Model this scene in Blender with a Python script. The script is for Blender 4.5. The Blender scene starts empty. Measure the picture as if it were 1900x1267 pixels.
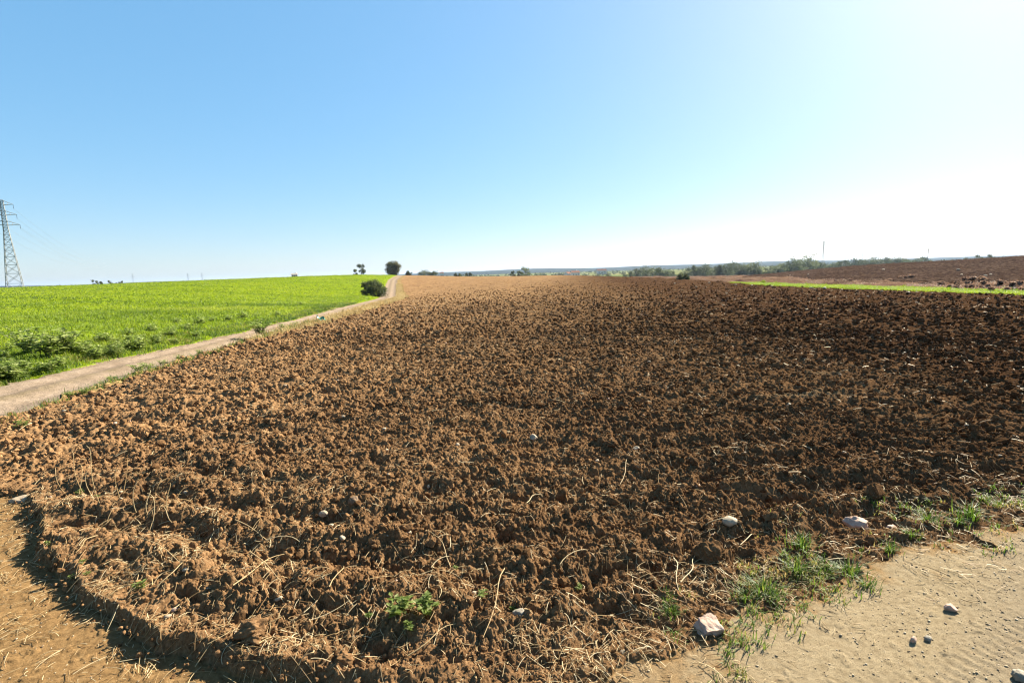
import bpy, bmesh, math, random
import numpy as np
from mathutils import Vector, Matrix

rng = np.random.default_rng(7)
random.seed(7)
C = bpy.context.scene.collection
sc = bpy.context.scene
R = math.radians
f32 = np.float32

# ------------------------------------------------------------------ camera model
F_PX, PITCH, ROLL, EYE = 950.0, R(7.64), R(1.8), 1.65
SUN_AZ, SUN_EL = R(47), R(33)

def ray(u, v):
    a = (u - 950) / F_PX; b = -(v - 633.5) / F_PX
    x = a*math.cos(-ROLL) - b*math.sin(-ROLL); y = a*math.sin(-ROLL) + b*math.cos(-ROLL)
    return np.array([x, math.cos(PITCH) + y*math.sin(PITCH), -math.sin(PITCH) + y*math.cos(PITCH)])

# ------------------------------------------------------------------ noise
_T = [rng.random((512, 512)).astype(f32) for _ in range(8)]
_ANG = (rng.random((512, 512)) * 2*math.pi).astype(f32)
_GX, _GY = np.cos(_ANG), np.sin(_ANG)

def perlin(x, y, seed=0):
    x = x + seed*17.31; y = y + seed*9.73
    xi = np.floor(x); yi = np.floor(y)
    xf = (x - xi).astype(f32); yf = (y - yi).astype(f32)
    i = xi.astype(np.int32) & 511; j = yi.astype(np.int32) & 511
    i1 = (i + 1) & 511; j1 = (j + 1) & 511
    u = xf*xf*xf*(xf*(xf*6 - 15) + 10); v = yf*yf*yf*(yf*(yf*6 - 15) + 10)
    a = _GX[i, j]*xf + _GY[i, j]*yf
    b = _GX[i1, j]*(xf - 1) + _GY[i1, j]*yf
    c = _GX[i, j1]*xf + _GY[i, j1]*(yf - 1)
    d = _GX[i1, j1]*(xf - 1) + _GY[i1, j1]*(yf - 1)
    ab = a + u*(b - a); cd = c + u*(d - c)
    return (ab + v*(cd - ab))*1.5

def fbm(x, y, octs=4, seed=0, gain=.5):
    o = np.zeros(np.shape(x), f32); amp = 1.0
    for k in range(octs):
        o += amp*perlin(x, y, seed + k*3); x = x*2.03; y = y*2.03; amp *= gain
    return o

def lumps(x, y, cell, seed, prob, facet=.5):
    """rounded, partly faceted lumps on a jittered lattice; 0..1"""
    px = x/cell + seed*31.7; py = y/cell + seed*11.3
    xi = np.floor(px).astype(np.int32); yi = np.floor(py).astype(np.int32)
    out = np.zeros(x.shape, f32)
    for dx in (-1, 0, 1):
        for dy in (-1, 0, 1):
            i = (xi + dx) & 511; j = (yi + dy) & 511
            r0 = _T[0][i, j]; r1 = _T[1][i, j]; r2 = _T[2][i, j]; r3 = _T[3][i, j]; r4 = _T[4][i, j]
            ex = (px - (xi + dx) - r0).astype(f32); ey = (py - (yi + dy) - r1).astype(f32)
            an = r3*6.283; ca, sa = np.cos(an), np.sin(an)
            lx = (ex*ca + ey*sa)*(.75 + .6*r4); ly = (ey*ca - ex*sa)*(1.25 - .4*r4)
            rad = .35 + .5*r2
            q = 1 - (lx*lx + ly*ly)/(rad*rad)
            prof = np.sqrt(np.maximum(q, 0))
            prof = np.minimum(prof, .72 + facet*(lx - .6*ly)*(2*r1 - 1) + .25*r3)
            hgt = rad*1.25*np.where(r4*.7 + r0*.3 < prob, 1, 0)
            out = np.maximum(out, np.maximum(prof, 0)*hgt)
    return out

def chunked(fn, x, y, n=120000):
    out = np.empty(x.shape, f32)
    for k in range(0, len(x), n):
        out[k:k + n] = fn(x[k:k + n], y[k:k + n])
    return out

def sstep(a, b, x):
    t = np.clip((x - a)/(b - a), 0, 1); return t*t*(3 - 2*t)

# ------------------------------------------------------------------ layout of the place (metres, camera above the origin, y forward)
_BX = [-40, -9, -6.0, -4.05, -3.78, -3.19, -2.68, -2.29, -1.63, -1.07, -.75, -.3, .1, .37, .56, .87, 1.38, 1.99, 2.53, 3.2, 6, 12, 60]
_BY = [4.9, 4.5, 4.15, 3.92, 3.75, 3.2, 2.75, 2.47, 2.11, 1.96, 1.86, 1.72, 1.73, 1.86, 1.95, 2.12, 2.35, 2.6, 2.82, 3.04, 4.1, 6.5, 26]
def bank_y(x): return np.interp(x, _BX, _BY)
_RY = [-30, 0, 6.3, 8.7, 14.9, 21.6, 33, 45, 60, 75, 100, 130, 196, 260, 600]
_RX = [-4.5, -5.9, -6.5, -7.0, -7.55, -8.0, -9.1, -10.6, -13.2, -16.6, -22, -28.5, -40, -50, -100]
_LX = [-7.2, -8.4, -8.95, -9.0, -9.0, -9.35, -10.8, -12.5, -15.4, -18.9, -24.3, -30.8, -42.5, -52.5, -103]
def road_r(y): return np.interp(y, _RY, _RX)
def road_l(y): return np.interp(y, _RY, _LX)
def field_r(y): return np.interp(y, [-30, 22, 27, 35, 42, 77, 223], [23.5, 22.2, 21.4, 20.5, 20.6, 25, 25.5])
def strip_f(y): return field_r(y) + np.interp(y, [0, 24, 35, 48, 52], [2.6, 2.7, 3.4, 1.6, -.5])

def hill_top(az): return 18 + 5*np.sin(az*5 + .6) + 3*np.sin(az*13 + 2) + 2*np.sin(az*29)

def macro(x, y):
    x = np.asarray(x, float); y = np.asarray(y, float)
    r = np.hypot(x, y)
    yy = np.maximum(y, 0)
    left = sstep(-8, -60, x)
    h = left*1.9*sstep(12, 150, yy)*(1 - sstep(165, 420, r)*2.3)
    h = h - .95*np.exp(-((y - 74)/32)**2)*np.exp(-((x + 15)/16)**2)
    mid = 1 - left
    rise = .75*sstep(110, 190, yy)*sstep(24, -40, x)
    h = h + rise*(1 - sstep(195, 330, r))*np.where(x > -60, 1, sstep(-130, -60, x))
    h = h - 3.2*sstep(205, 330, yy)*mid
    h = h - 2.2*sstep(110, 230, yy)*sstep(18, 60, x)
    h = h + np.interp(x, [28, 37, 45, 52, 61, 71, 81, 90, 120, 200, 300], [0, .0, .1, .5, 1.2, 1.42, 1.68, 1.95, 2.3, 1.0, -2])*sstep(-20, 20, y)*(1 - sstep(85, 160, yy))
    h = h - 1.6*sstep(75, 140, yy)*sstep(24, 40, x)
    far = sstep(260, 700, r)
    h = h*(1 - far) - 4.0*far
    az = np.arctan2(x, y)
    h = h + far*(1.2*np.sin(r/210. + az*7)) + sstep(1500, 3200, r)*hill_top(az)
    return h

# region ids
NAMES = ['ploughed_field', 'dirt_road', 'green_field', 'gravel_track', 'grass_verge', 'grass_strip', 'scrubland', 'hillside_field', 'plain', 'hills']
def edge_noise(x, y): return .35*perlin(x*.55, y*.55, 3) + .12*perlin(x*2.3, y*2.3, 4) + .05*perlin(x*8, y*8, 5)

def s_bank(x, y):
    sl = np.interp(x, [-4.2, -3.9, -3, -1.5, -.4, 0, 1, 3, 12], [.2, .7, 1., .5, .2, .2, .5, .42, .42])
    en = .10*perlin(x*2.1, y*2.1, 6) + .05*perlin(x*7, y*7, 7) + .02*perlin(x*23, y*23, 8)
    en = en*np.where(x > .2, 1.9, .42)
    return (y - bank_y(x))/np.sqrt(1 + sl*sl) + en

def classify(x, y):
    r = np.hypot(x, y); e = edge_noise(x, y)
    reg = np.full(x.shape, 8, np.int8)
    far = r > 330
    e2 = .10*perlin(x*3.1, y*3.1, 95) + .06*perlin(x*9, y*9, 96)
    rr = road_r(y) + e*.35 + e2; rl = road_l(y) + e*.35 - e2
    fr = field_r(y) + e*1.2; sf = strip_f(y) + e*1.5
    ploughed = (x > rr) & (x < fr) & (y < 215)
    reg[ploughed] = 0
    verge_w = np.interp(y, [0, 9, 14, 17, 30, 60, 200], [.03, .04, .2, .8, 1.2, 1.0, .7])
    reg[(x > rr) & (x < rr + verge_w + e*.8) & (y < 215) & (y > 2)] = 4
    reg[(x >= rl) & (x <= rr) & (y < 300)] = 1
    reg[(x < rl) & (r < 330)] = 2
    reg[(x >= fr) & (x < sf) & (y < 60)] = 5
    reg[(x >= np.maximum(fr, sf)) & (y < 110) & (x < fr + 9 + 5*perlin(x*.06, y*.06, 9))] = 6
    reg[(x >= fr + 9 + 5*perlin(x*.06, y*.06, 9)) & (y < 200) & (r < 330)] = 7
    reg[(y < 200) & (x > 30) & (x >= fr) & (y > 110)] = 7
    reg[far] = 8
    reg[r > 1700] = 9
    s = s_bank(x, y)
    tr = (s < 0) & (r < 120)
    reg[tr & (x > -5.6 - .4*e)] = 3
    reg[tr & (x <= -5.6) & (reg == 0)] = 3
    return reg

# ------------------------------------------------------------------ detail relief per surface
def soil_detail(x, y):
    r = np.hypot(x, y); rm = float(r.min()) if len(r) else 1e9
    wx = x + .05*perlin(x*5, y*5, 11) + .012*perlin(x*21, y*21, 12)
    wy = y + .05*perlin(x*5, y*5, 13) + .012*perlin(x*21, y*21, 14)
    h = .03*fbm(x*.45, y*.45, 2, 15) + .022*fbm(x*1.7, y*1.7, 2, 16)
    # tillage passes: shallow broken ridges following the headland
    ph = (y - .15*np.abs(x))*1.0 + 1.3*perlin(x*.12, y*.12, 17) + .3*perlin(x*.8, y*.8, 18)
    h += .038*np.sin(ph*2*math.pi/.62)*np.clip(.6 + .9*perlin(x*.35, y*.5, 19), 0, 1.3)
    if rm < 215:
        k = 1 - sstep(50, 214, r)
        h += k*.035*lumps(wx, wy, .22, 1, .12)
    if rm < 130:
        k = 1 - sstep(8, 120, r)
        h += k*.032*lumps(wx, wy, .105, 2, .35)
    if rm < 26:
        k = 1 - sstep(12, 26, r)
        h += k*.027*lumps(wx, wy, .056, 3, .6)
    if rm < 11:
        k = 1 - sstep(7, 11, r)
        h += k*.020*lumps(wx, wy, .034, 4, .7)
    if rm < 5:
        k = 1 - sstep(3.4, 5, r)
        h += k*.011*lumps(wx, wy, .0165, 5, .8)
    pit = sstep(.30, .55, perlin(wx*3.6, wy*7.5, 90) + .25*perlin(wx*14, wy*18, 91))
    h -= .026 + .05*pit*(1 - sstep(30, 90, r))
    h += .07*sstep(35, 90, r)*fbm(x*1.3, y*1.3, 2, 93)
    h += .012*fbm(x*30, y*30, 2, 20)*(1 - sstep(9, 15, r)) + .008*perlin(x*110, y*110, 23)*(1 - sstep(4, 7, r))
    return h.astype(f32)

def track_detail(x, y):
    al = x*.92 + y*.39; ac = -x*.39 + y*.92
    h = .012*fbm(x*.8, y*.8, 3, 25) + .0010*fbm(al*5, ac*9, 2, 26) + .0020*np.minimum(fbm(al*1.6, ac*14, 3, 27), 0)
    h += .0016*fbm(al*38, ac*75, 2, 28)
    h += .005*lumps(x, y, .03, 6, .14) + .005*lumps(x, y, .07, 7, .05)
    gr = sstep(1.2, 2.6, x*.8 - (y - 1.6)*.9)
    h += gr*(.016*lumps(x, y, .028, 8, .7) + .008*lumps(x, y, .014, 9, .8))
    lf = sstep(-.2, -1.2, x)
    h += lf*(.006*fbm(x*4, y*4, 3, 29) + .006*lumps(x, y, .022, 2, .2) + .007*lumps(x, y, .05, 3, .08) + .004*fbm(al*2.5, ac*30, 2, 30))
    # tyre tread left in the dust
    tb = np.exp(-((ac - .35)/.10)**2) + np.exp(-((ac - 1.02)/.10)**2)*.8
    h += -.008*tb + .0025*tb*np.sin(al*2*math.pi/.055 + 2.5*np.sign(np.sin(ac*40)))
    return h.astype(f32)

def road_detail(x, y):
    c = (x - road_l(y))/np.maximum(road_r(y) - road_l(y), .1)
    h = -.05*np.exp(-((c - .27)/.13)**2) - .05*np.exp(-((c - .75)/.13)**2) + .02*np.exp(-((c - .5)/.1)**2)
    return (h + .012*fbm(x*1.3, y*1.3, 3, 31) + .006*fbm(x*9, y*9, 2, 32) - .02).astype(f32)

TR_A, TR_B = np.array([-60.4, 60.8]), np.array([-24.2, 38.6])
def tramline(x, y):
    """distance to the wheel line through the crop"""
    d = (TR_B - TR_A)/np.linalg.norm(TR_B - TR_A)
    return np.abs((x - TR_A[0])*d[1] - (y - TR_A[1])*d[0])
def crop_detail(x, y):
    r = np.hypot(x, y)
    edge = sstep(0, 1.2, road_l(y) - x)
    h = (.10*fbm(x*.09, y*.09, 2, 33) + .06*fbm(x*.5, y*.5, 3, 34) + .05*fbm(x*2.4, y*2.4, 2, 35)*(r < 120) + .06*np.abs(fbm(x*7, y*7, 2, 36))*(r < 60))*edge
    h += .10*edge
    h += +.06*np.exp(-(tramline(x, y)/.9)**2) - .12*np.exp(-((tramline(x, y) - 17)/.5)**2)
    return h.astype(f32)

def scrub_detail(x, y):
    r = np.hypot(x, y)
    return (.10*fbm(x*.5, y*.5, 3, 37) + .22*np.maximum(fbm(x*.28, y*.4, 2, 38), 0) + .05*np.abs(fbm(x*4, y*4, 2, 39))*(r < 90)).astype(f32)
def strip_detail(x, y): return (.03*fbm(x*1.1, y*1.1, 3, 40) + .05*np.abs(fbm(x*6, y*6, 2, 41))).astype(f32)
def verge_detail(x, y): return (.05*fbm(x*2, y*2, 3, 42) + .03*fbm(x*11, y*11, 2, 43) + .03).astype(f32)
def hillside_detail(x, y):
    return (.06*fbm(x*.6, y*.6, 3, 44) + .09*lumps(x, y, .33, 1, .6) + .08*fbm(x*1.9, y*1.9, 2, 45)).astype(f32)

def full_height(x, y, reg=None):
    x = np.asarray(x, float).ravel(); y = np.asarray(y, float).ravel()
    if reg is None: reg = classify(x, y)
    z = macro(x, y)
    s = s_bank(x, y)
    bank_h = np.interp(x, [-7, -4, -2.2, -.9, -.2, .3, 4, 8], [.05, .068, .082, .082, .06, .022, .015, .015])
    wid = np.interp(x, [-2, -.6, 0, 1], [.035, .05, .25, .5])
    lift = np.where(np.hypot(x, y) < 200, bank_h*np.clip(s/wid, 0, 1), bank_h)
    field = (reg == 0)
    fns = {0: soil_detail, 1: road_detail, 2: crop_detail, 3: track_detail, 4: verge_detail, 5: strip_detail, 6: scrub_detail, 7: hillside_detail}
    for k, fn in fns.items():
        m = reg == k
        if m.any():
            d = chunked(fn, x[m], y[m])
            if k == 0:
                fade = .30 + .70*np.clip(s[m]/np.where(x[m] > -.5, .55, .25), 0, 1)
                d = d*fade + lift[m]
                e = np.clip((x[m] - road_r(y[m]))/.8, 0.15, 1); d = d*e
            z[m] += d
    return z

def ground_at(u, v, lift=0.0):
    """point of the smooth ground seen at a photograph pixel"""
    d = ray(u, v); t = 1.0
    for t in np.geomspace(1.2, 3000, 2500):
        p = d*t
        if EYE + p[2] < macro(p[0], p[1]) + lift: break
    return p[0], p[1]

def at_far(u, depth):
    d = ray(u, 506 - (u - 950)*.0316); k = depth/d[1]
    return d[0]*k, depth

# ------------------------------------------------------------------ mesh helpers
def mesh_np(name, verts, faces, smooth=True, attrs=None):
    """faces: (n,3) or (n,4) array"""
    me = bpy.data.meshes.new(name)
    verts = np.ascontiguousarray(verts, f32); faces = np.ascontiguousarray(faces, np.int32)
    k = faces.shape[1]; n = len(faces)
    me.vertices.add(len(verts)); me.vertices.foreach_set('co', verts.ravel())
    me.loops.add(n*k); me.loops.foreach_set('vertex_index', faces.ravel())
    me.polygons.add(n)
    me.polygons.foreach_set('loop_start', np.arange(0, n*k, k, dtype=np.int32))
    me.polygons.foreach_set('use_smooth', np.ascontiguousarray(np.broadcast_to(smooth, n), dtype=bool))
    for nm, val in (attrs or {}).items():
        a = me.attributes.new(nm, 'FLOAT', 'POINT'); a.data.foreach_set('value', np.ascontiguousarray(val, f32))
    me.update(calc_edges=True)
    return me

def link(name, me, mat, parent=None, loc=None):
    o = bpy.data.objects.new(name, me); C.objects.link(o)
    if mat is not None and me is not None and not me.materials: me.materials.append(mat)
    if parent: o.parent = parent
    if loc is not None: o.location = loc
    return o

def tag(o, label, cat, group=None, kind=None):
    o['label'] = label
    o['category'] = cat
    if group: o['group'] = group
    if kind: o['kind'] = kind
    return o

def empty(name, loc, rz=0.0):
    o = bpy.data.objects.new(name, None); C.objects.link(o)
    o.location = loc; o.rotation_euler = (0, 0, rz); o.empty_display_size = .2
    return o

def copy_tree(o, parent=None):
    c = o.copy(); C.objects.link(c)
    if parent: c.parent = parent
    for ch in [q for q in bpy.data.objects if q.parent == o]: copy_tree(ch, c)
    return c

_ico = {}
def ico(sub):
    if sub not in _ico:
        bm = bmesh.new(); bmesh.ops.create_icosphere(bm, subdivisions=sub, radius=1)
        v = np.array([q.co[:] for q in bm.verts]); f = np.array([[w.index for w in q.verts] for q in bm.faces]); bm.free()
        _ico[sub] = (v, f)
    return _ico[sub]

def rock_shape(sub, g, cuts=9, rough=.06, lo=.55):
    v, f = ico(sub); v = v.copy()
    for _ in range(cuts):
        n = g.normal(size=3); n /= np.linalg.norm(n); d = lo + (1 - lo)*g.random()*.8
        q = v @ n - d
        v = v - np.outer(np.maximum(q, 0), n)
    for k in range(2):
        fr = 2.2*2**k; o = g.random(3)*50
        nz = perlin(v[:, 0]*fr + o[0] + v[:, 2]*fr*.7, v[:, 1]*fr + o[1] - v[:, 2]*fr*.6, k)
        v = v*(1 + rough/(k + 1)*nz[:, None]*2)
    return v, f

def rot_mats(n, g, tilt=math.pi):
    a = g.random(n)*2*math.pi; b = (g.random(n)*2 - 1)*tilt; c = (g.random(n)*2 - 1)*tilt
    ca, sa, cb, sb, cc, s_c = np.cos(a), np.sin(a), np.cos(b), np.sin(b), np.cos(c), np.sin(c)
    z0 = np.zeros(n); o = np.ones(n)
    Rz = np.stack([ca, -sa, z0, sa, ca, z0, z0, z0, o], 1).reshape(n, 3, 3)
    Rx = np.stack([o, z0, z0, z0, cb, -sb, z0, sb, cb], 1).reshape(n, 3, 3)
    Ry = np.stack([cc, z0, s_c, z0, o, z0, -s_c, z0, cc], 1).reshape(n, 3, 3)
    return Rz @ Rx @ Ry

def scatter(protos, pos, scl, mats, tint, g):
    """merged copies of prototype shapes"""
    V, Fc, T = [], [], []; base = 0
    pick = g.integers(0, len(protos), len(pos))
    for k, (pv, pf) in enumerate(protos):
        m = pick == k; n = int(m.sum())
        if not n: continue
        lv = pv[None]*scl[m][:, None, :]
        wv = np.einsum('nij,nkj->nki', mats[m], lv) + pos[m][:, None, :]
        V.append(wv.reshape(-1, 3)); T.append(np.repeat(tint[m], len(pv)))
        Fc.append((pf[None] + (np.arange(n)*len(pv))[:, None, None] + base).reshape(-1, pf.shape[1])); base += n*len(pv)
    return np.concatenate(V), np.concatenate(Fc), np.concatenate(T)

def blades(p, h, w, lean, az, tint, curl=.5):
    """grass blades: 5 points, 3 triangles each"""
    n = len(p)
    d = np.stack([np.cos(az), np.sin(az), np.zeros(n)], 1); s = np.stack([-np.sin(az), np.cos(az), np.zeros(n)], 1)
    up = np.array([0, 0, 1.0])
    mid = p + up*(h*.55*(1 - .2*lean))[:, None] + d*(h*lean*.3)[:, None]
    tip = p + up*(h*(1 - curl*lean))[:, None] + d*(h*lean)[:, None]
    ws = s*(w*.5)[:, None]
    V = np.stack([p - ws, p + ws, mid - ws*.8, mid + ws*.8, tip], 1).reshape(-1, 3)
    b = (np.arange(n)*5)[:, None, None]
    Fc = (np.array([[0, 1, 3], [0, 3, 2], [2, 3, 4]])[None] + b).reshape(-1, 3)
    return V, Fc, np.repeat(tint, 5)

def tubes(paths, rad, sides=3):
    """paths (n,k,3), rad (n,k) -> thin tapered stalks"""
    n, k, _ = paths.shape
    t = np.gradient(paths, axis=1); t /= np.linalg.norm(t, axis=2, keepdims=True) + 1e-9
    ref = np.where(np.abs(t[..., 2:3]) > .8, np.array([1., 0, 0]), np.array([0, 0, 1.]))
    a = np.cross(t, ref); a /= np.linalg.norm(a, axis=2, keepdims=True) + 1e-9
    b = np.cross(t, a)
    ang = np.arange(sides)*2*math.pi/sides
    V = paths[:, :, None, :] + rad[:, :, None, None]*(np.cos(ang)[None, None, :, None]*a[:, :, None, :] + np.sin(ang)[None, None, :, None]*b[:, :, None, :])
    q = []
    for i in range(k - 1):
        for j in range(sides):
            j2 = (j + 1) % sides
            q.append([i*sides + j, i*sides + j2, (i + 1)*sides + j2, (i + 1)*sides + j])
    Fc = (np.array(q)[None] + (np.arange(n)*k*sides)[:, None, None]).reshape(-1, 4)
    return V.reshape(-1, 3), Fc

def join(parts):
    V, Fc, T = [], [], []; b = 0
    for v, f, t in parts:
        V.append(v); Fc.append(f + b); T.append(t); b += len(v)
    return np.concatenate(V), np.concatenate(Fc), np.concatenate(T)

# ------------------------------------------------------------------ materials
ALB = .62   # all surfaces share one albedo scale, set against the exposure
class NT:
    def __init__(s, name, rough=.95, spec=.15):
        s.m = bpy.data.materials.new(name); s.m.use_nodes = True; s.t = s.m.node_tree
        s.b = s.t.nodes['Principled BSDF']; s.out = s.t.nodes['Material Output']
        s.b.inputs['Roughness'].default_value = rough; s.b.inputs['Diffuse Roughness'].default_value = .4 if rough > .96 else 0.0; s.b.inputs['Specular IOR Level'].default_value = spec
        g = s.t.nodes.new('ShaderNodeNewGeometry'); s.pos = g.outputs['Position']; s.geo = g
    def n(s, typ, **kw):
        q = s.t.nodes.new(typ)
        for k, v in kw.items():
            if k in q.inputs.keys(): q.inputs[k].default_value = v
            else: setattr(q, k, v)
        return q
    def l(s, a, b): s.t.links.new(a, b)
    def noise(s, scale, detail=3, rough=.6, stretch=None, rot=0):
        q = s.n('ShaderNodeTexNoise', Scale=scale, Detail=detail, Roughness=rough)
        v = s.pos
        if stretch:
            mp = s.n('ShaderNodeMapping'); mp.inputs['Scale'].default_value = stretch; mp.inputs['Rotation'].default_value = (0, 0, rot)
            s.l(v, mp.inputs['Vector']); v = mp.outputs['Vector']
        s.l(v, q.inputs['Vector']); return q.outputs['Fac']
    def ramp(s, fac, stops):
        q = s.n('ShaderNodeValToRGB'); e = q.color_ramp.elements
        while len(e) < len(stops): e.new(.5)
        for el, (p, c) in zip(e, stops): el.position = p; el.color = (*c, 1)
        s.l(fac, q.inputs['Fac']); return q.outputs['Color']
    def mix(s, fac, a, b, mode='MIX'):
        q = s.n('ShaderNodeMix', data_type='RGBA', blend_type=mode)
        for sock, val in ((q.inputs['Factor'], fac), (q.inputs['A'], a), (q.inputs['B'], b)):
            pass
        ins = {'f': q.inputs[0], 'a': q.inputs[6], 'b': q.inputs[7]}
        for k, val in (('f', fac), ('a', a), ('b', b)):
            if hasattr(val, 'is_linked'): s.l(val, ins[k])
            elif isinstance(val, (int, float)): ins[k].default_value = val
            else: ins[k].default_value = (*val, 1)
        return q.outputs[2]
    def mapr(s, v, a, b, c=0., d=1.):
        q = s.n('ShaderNodeMapRange'); s.l(v, q.inputs[0])
        for k, val in zip((1, 2, 3, 4), (a, b, c, d)): q.inputs[k].default_value = val
        return q.outputs[0]
    def attr(s, name): return s.n('ShaderNodeAttribute', attribute_name=name).outputs['Fac']
    def bump(s, h, strength=.5, dist=.01):
        q = s.n('ShaderNodeBump', Strength=strength, Distance=dist); s.l(h, q.inputs['Height']); s.l(q.outputs['Normal'], s.b.inputs['Normal'])
    def color(s, c): s.l(s.mix(1.0, c, (ALB, ALB, ALB), 'MULTIPLY'), s.b.inputs['Base Color'])
    def translucent(s, col, fac=.35):
        tr = s.n('ShaderNodeBsdfTranslucent'); s.l(col, tr.inputs['Color'])
        mx = s.n('ShaderNodeMixShader'); mx.inputs[0].default_value = fac
        s.l(s.b.outputs[0], mx.inputs[1]); s.l(tr.outputs[0], mx.inputs[2]); s.l(mx.outputs[0], s.out.inputs['Surface'])

def mat_soil(name='soil', attr=None, dark=1.0):
    k = NT(name, .97, 0)
    a = k.ramp(k.noise(55, 5, .7), [(.25, (.14*dark, .085*dark, .045*dark)), (.52, (.41*dark, .26*dark, .138*dark)), (.78, (.64*dark, .45*dark, .265*dark))])
    p = k.ramp(k.noise(.35, 4, .6), [(.3, (.72, .68, .66)), (.7, (1.12, 1.08, 1.0))])
    c = k.mix(1.0, a, p, 'MULTIPLY')
    c2 = k.ramp(k.noise(9, 3, .6), [(.3, (.75, .72, .7)), (.7, (1.15, 1.12, 1.08))])
    c = k.mix(1.0, c, c2, 'MULTIPLY')
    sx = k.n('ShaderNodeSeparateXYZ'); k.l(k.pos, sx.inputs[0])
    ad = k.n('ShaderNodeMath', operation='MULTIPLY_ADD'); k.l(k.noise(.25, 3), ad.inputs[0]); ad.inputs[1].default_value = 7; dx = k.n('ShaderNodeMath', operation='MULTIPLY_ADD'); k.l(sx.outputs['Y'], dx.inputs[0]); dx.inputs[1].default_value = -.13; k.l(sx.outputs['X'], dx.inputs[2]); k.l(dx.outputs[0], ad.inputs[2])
    c = k.mix(k.mapr(ad.outputs[0], -4, 10), c, k.mix(1.0, c, (.34, .30, .31), 'MULTIPLY'))  # shade of backlit clods painted into the soil colour, darker towards the right
    if attr:
        t = k.ramp(k.attr(attr), [(0, (.6, .56, .54)), (.6, (1, 1, 1)), (1, (1.3, 1.28, 1.25))])
        c = k.mix(1.0, c, t, 'MULTIPLY')
    else:
        st = k.mapr(k.noise(3.2, 4, .6, (.10, 1.0, 1), .25), .58, .72)
        c = k.mix(st, c, k.mix(.45, c, (.42, .30, .17)))
    k.color(c)
    k.bump(k.noise(130, 4, .7), .7, .012)
    return k.m

def mat_track():
    k = NT('track_dust', .95, 0)
    sand = k.ramp(k.noise(28, 5, .65), [(.25, (.235, .180, .110)), (.5, (.345, .272, .172)), (.8, (.43, .35, .23))])
    soil = k.ramp(k.noise(30, 5, .7), [(.25, (.17, .100, .045)), (.55, (.31, .19, .085)), (.8, (.42, .275, .135))])
    sx = k.n('ShaderNodeSeparateXYZ'); k.l(k.pos, sx.inputs[0])
    ad = k.n('ShaderNodeMath', operation='MULTIPLY_ADD'); k.l(k.noise(1.4, 4), ad.inputs[0]); ad.inputs[1].default_value = 1.6; k.l(sx.outputs['X'], ad.inputs[2])
    f = k.mapr(ad.outputs[0], .5, 1.9)
    c = k.mix(f, soil, sand)
    gv = k.mapr(k.noise(1.1, 4, .6), .52, .66)
    grey = k.ramp(k.noise(75, 3, .8), [(.3, (.14, .115, .09)), (.55, (.27, .225, .175)), (.75, (.44, .385, .32))])
    dg = k.n('ShaderNodeMath', operation='MULTIPLY_ADD'); k.l(sx.outputs['X'], dg.inputs[0]); dg.inputs[1].default_value = .8
    dd = k.n('ShaderNodeMath', operation='MULTIPLY'); k.l(sx.outputs['Y'], dd.inputs[0]); dd.inputs[1].default_value = -.9; k.l(dd.outputs[0], dg.inputs[2])
    c = k.mix(k.mapr(dg.outputs[0], -.4, .5), c, grey)
    c = k.mix(k.attr('soil'), c, soil)
    sp = k.mapr(k.noise(95, 3, .8, (1, 1.7, 1), .4), .62, .70)
    c = k.mix(sp, c, k.mix(1.0, c, (.42, .38, .36), 'MULTIPLY'))
    k.color(c); k.bump(k.noise(170, 5, .85), .9, .010)
    return k.m

def mat_road():
    k = NT('road_dust', .95, 0)
    c = k.ramp(k.noise(2.2, 5, .65), [(.3, (.22, .165, .12)), (.55, (.315, .245, .185)), (.8, (.385, .31, .245))])
    c2 = k.ramp(k.noise(25, 4, .7), [(.3, (.8, .78, .76)), (.7, (1.1, 1.1, 1.1))])
    c = k.mix(1.0, c, c2, 'MULTIPLY')
    mid = k.n('ShaderNodeMath', operation='MULTIPLY'); k.l(k.attr('mid'), mid.inputs[0]); k.l(k.mapr(k.noise(3, 4, .7), .35, .6), mid.inputs[1])
    c = k.mix(mid.outputs[0], c, (.21, .165, .10)); k.color(c); k.bump(k.noise(40, 4, .7), .7, .03); return k.m

def mat_ground(name, stops, scale, stops2=None, scale2=.15, bump=(.6, .05, 14), stretch=None):
    k = NT(name, .95, 0)
    c = k.ramp(k.noise(scale, 5, .65, stretch), stops)
    if stops2: c = k.mix(1.0, c, k.ramp(k.noise(scale2, 4, .6, stretch), stops2), 'MULTIPLY')
    k.color(c)
    if bump: k.bump(k.noise(bump[2], 4, .7), bump[0], bump[1])
    return k.m

def mat_leaf(name, stops, trans=.35, rough=.6, spec=.25, tc=1.6, noise=None):
    k = NT(name, rough, spec)
    c = k.ramp(k.attr('tint'), stops)
    if noise: c = k.mix(1.0, c, k.ramp(k.noise(noise, 3), [(.3, (.75, .78, .75)), (.7, (1.2, 1.15, 1.1))]), 'MULTIPLY')
    k.color(c)
    q = k.n('ShaderNodeHueSaturation', Value=tc*ALB); q.inputs['Color'].default_value = (0, 0, 0, 1); k.l(c, q.inputs['Color'])
    k.translucent(q.outputs[0], trans); return k.m

def mat_stone(name, c1, c2, c3, scale=14):
    k = NT(name, .8, .25)
    tc = k.n('ShaderNodeTexCoord'); q = k.n('ShaderNodeTexNoise', Scale=scale, Detail=6, Roughness=.7); k.l(tc.outputs['Object'], q.inputs['Vector'])
    c = k.ramp(q.outputs['Fac'], [(.28, c1), (.5, c2), (.75, c3)]); k.color(c)
    q2 = k.n('ShaderNodeTexNoise', Scale=scale*5, Detail=5, Roughness=.75); k.l(tc.outputs['Object'], q2.inputs['Vector'])
    k.bump(q2.outputs['Fac'], .5, .006); return k.m

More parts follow.
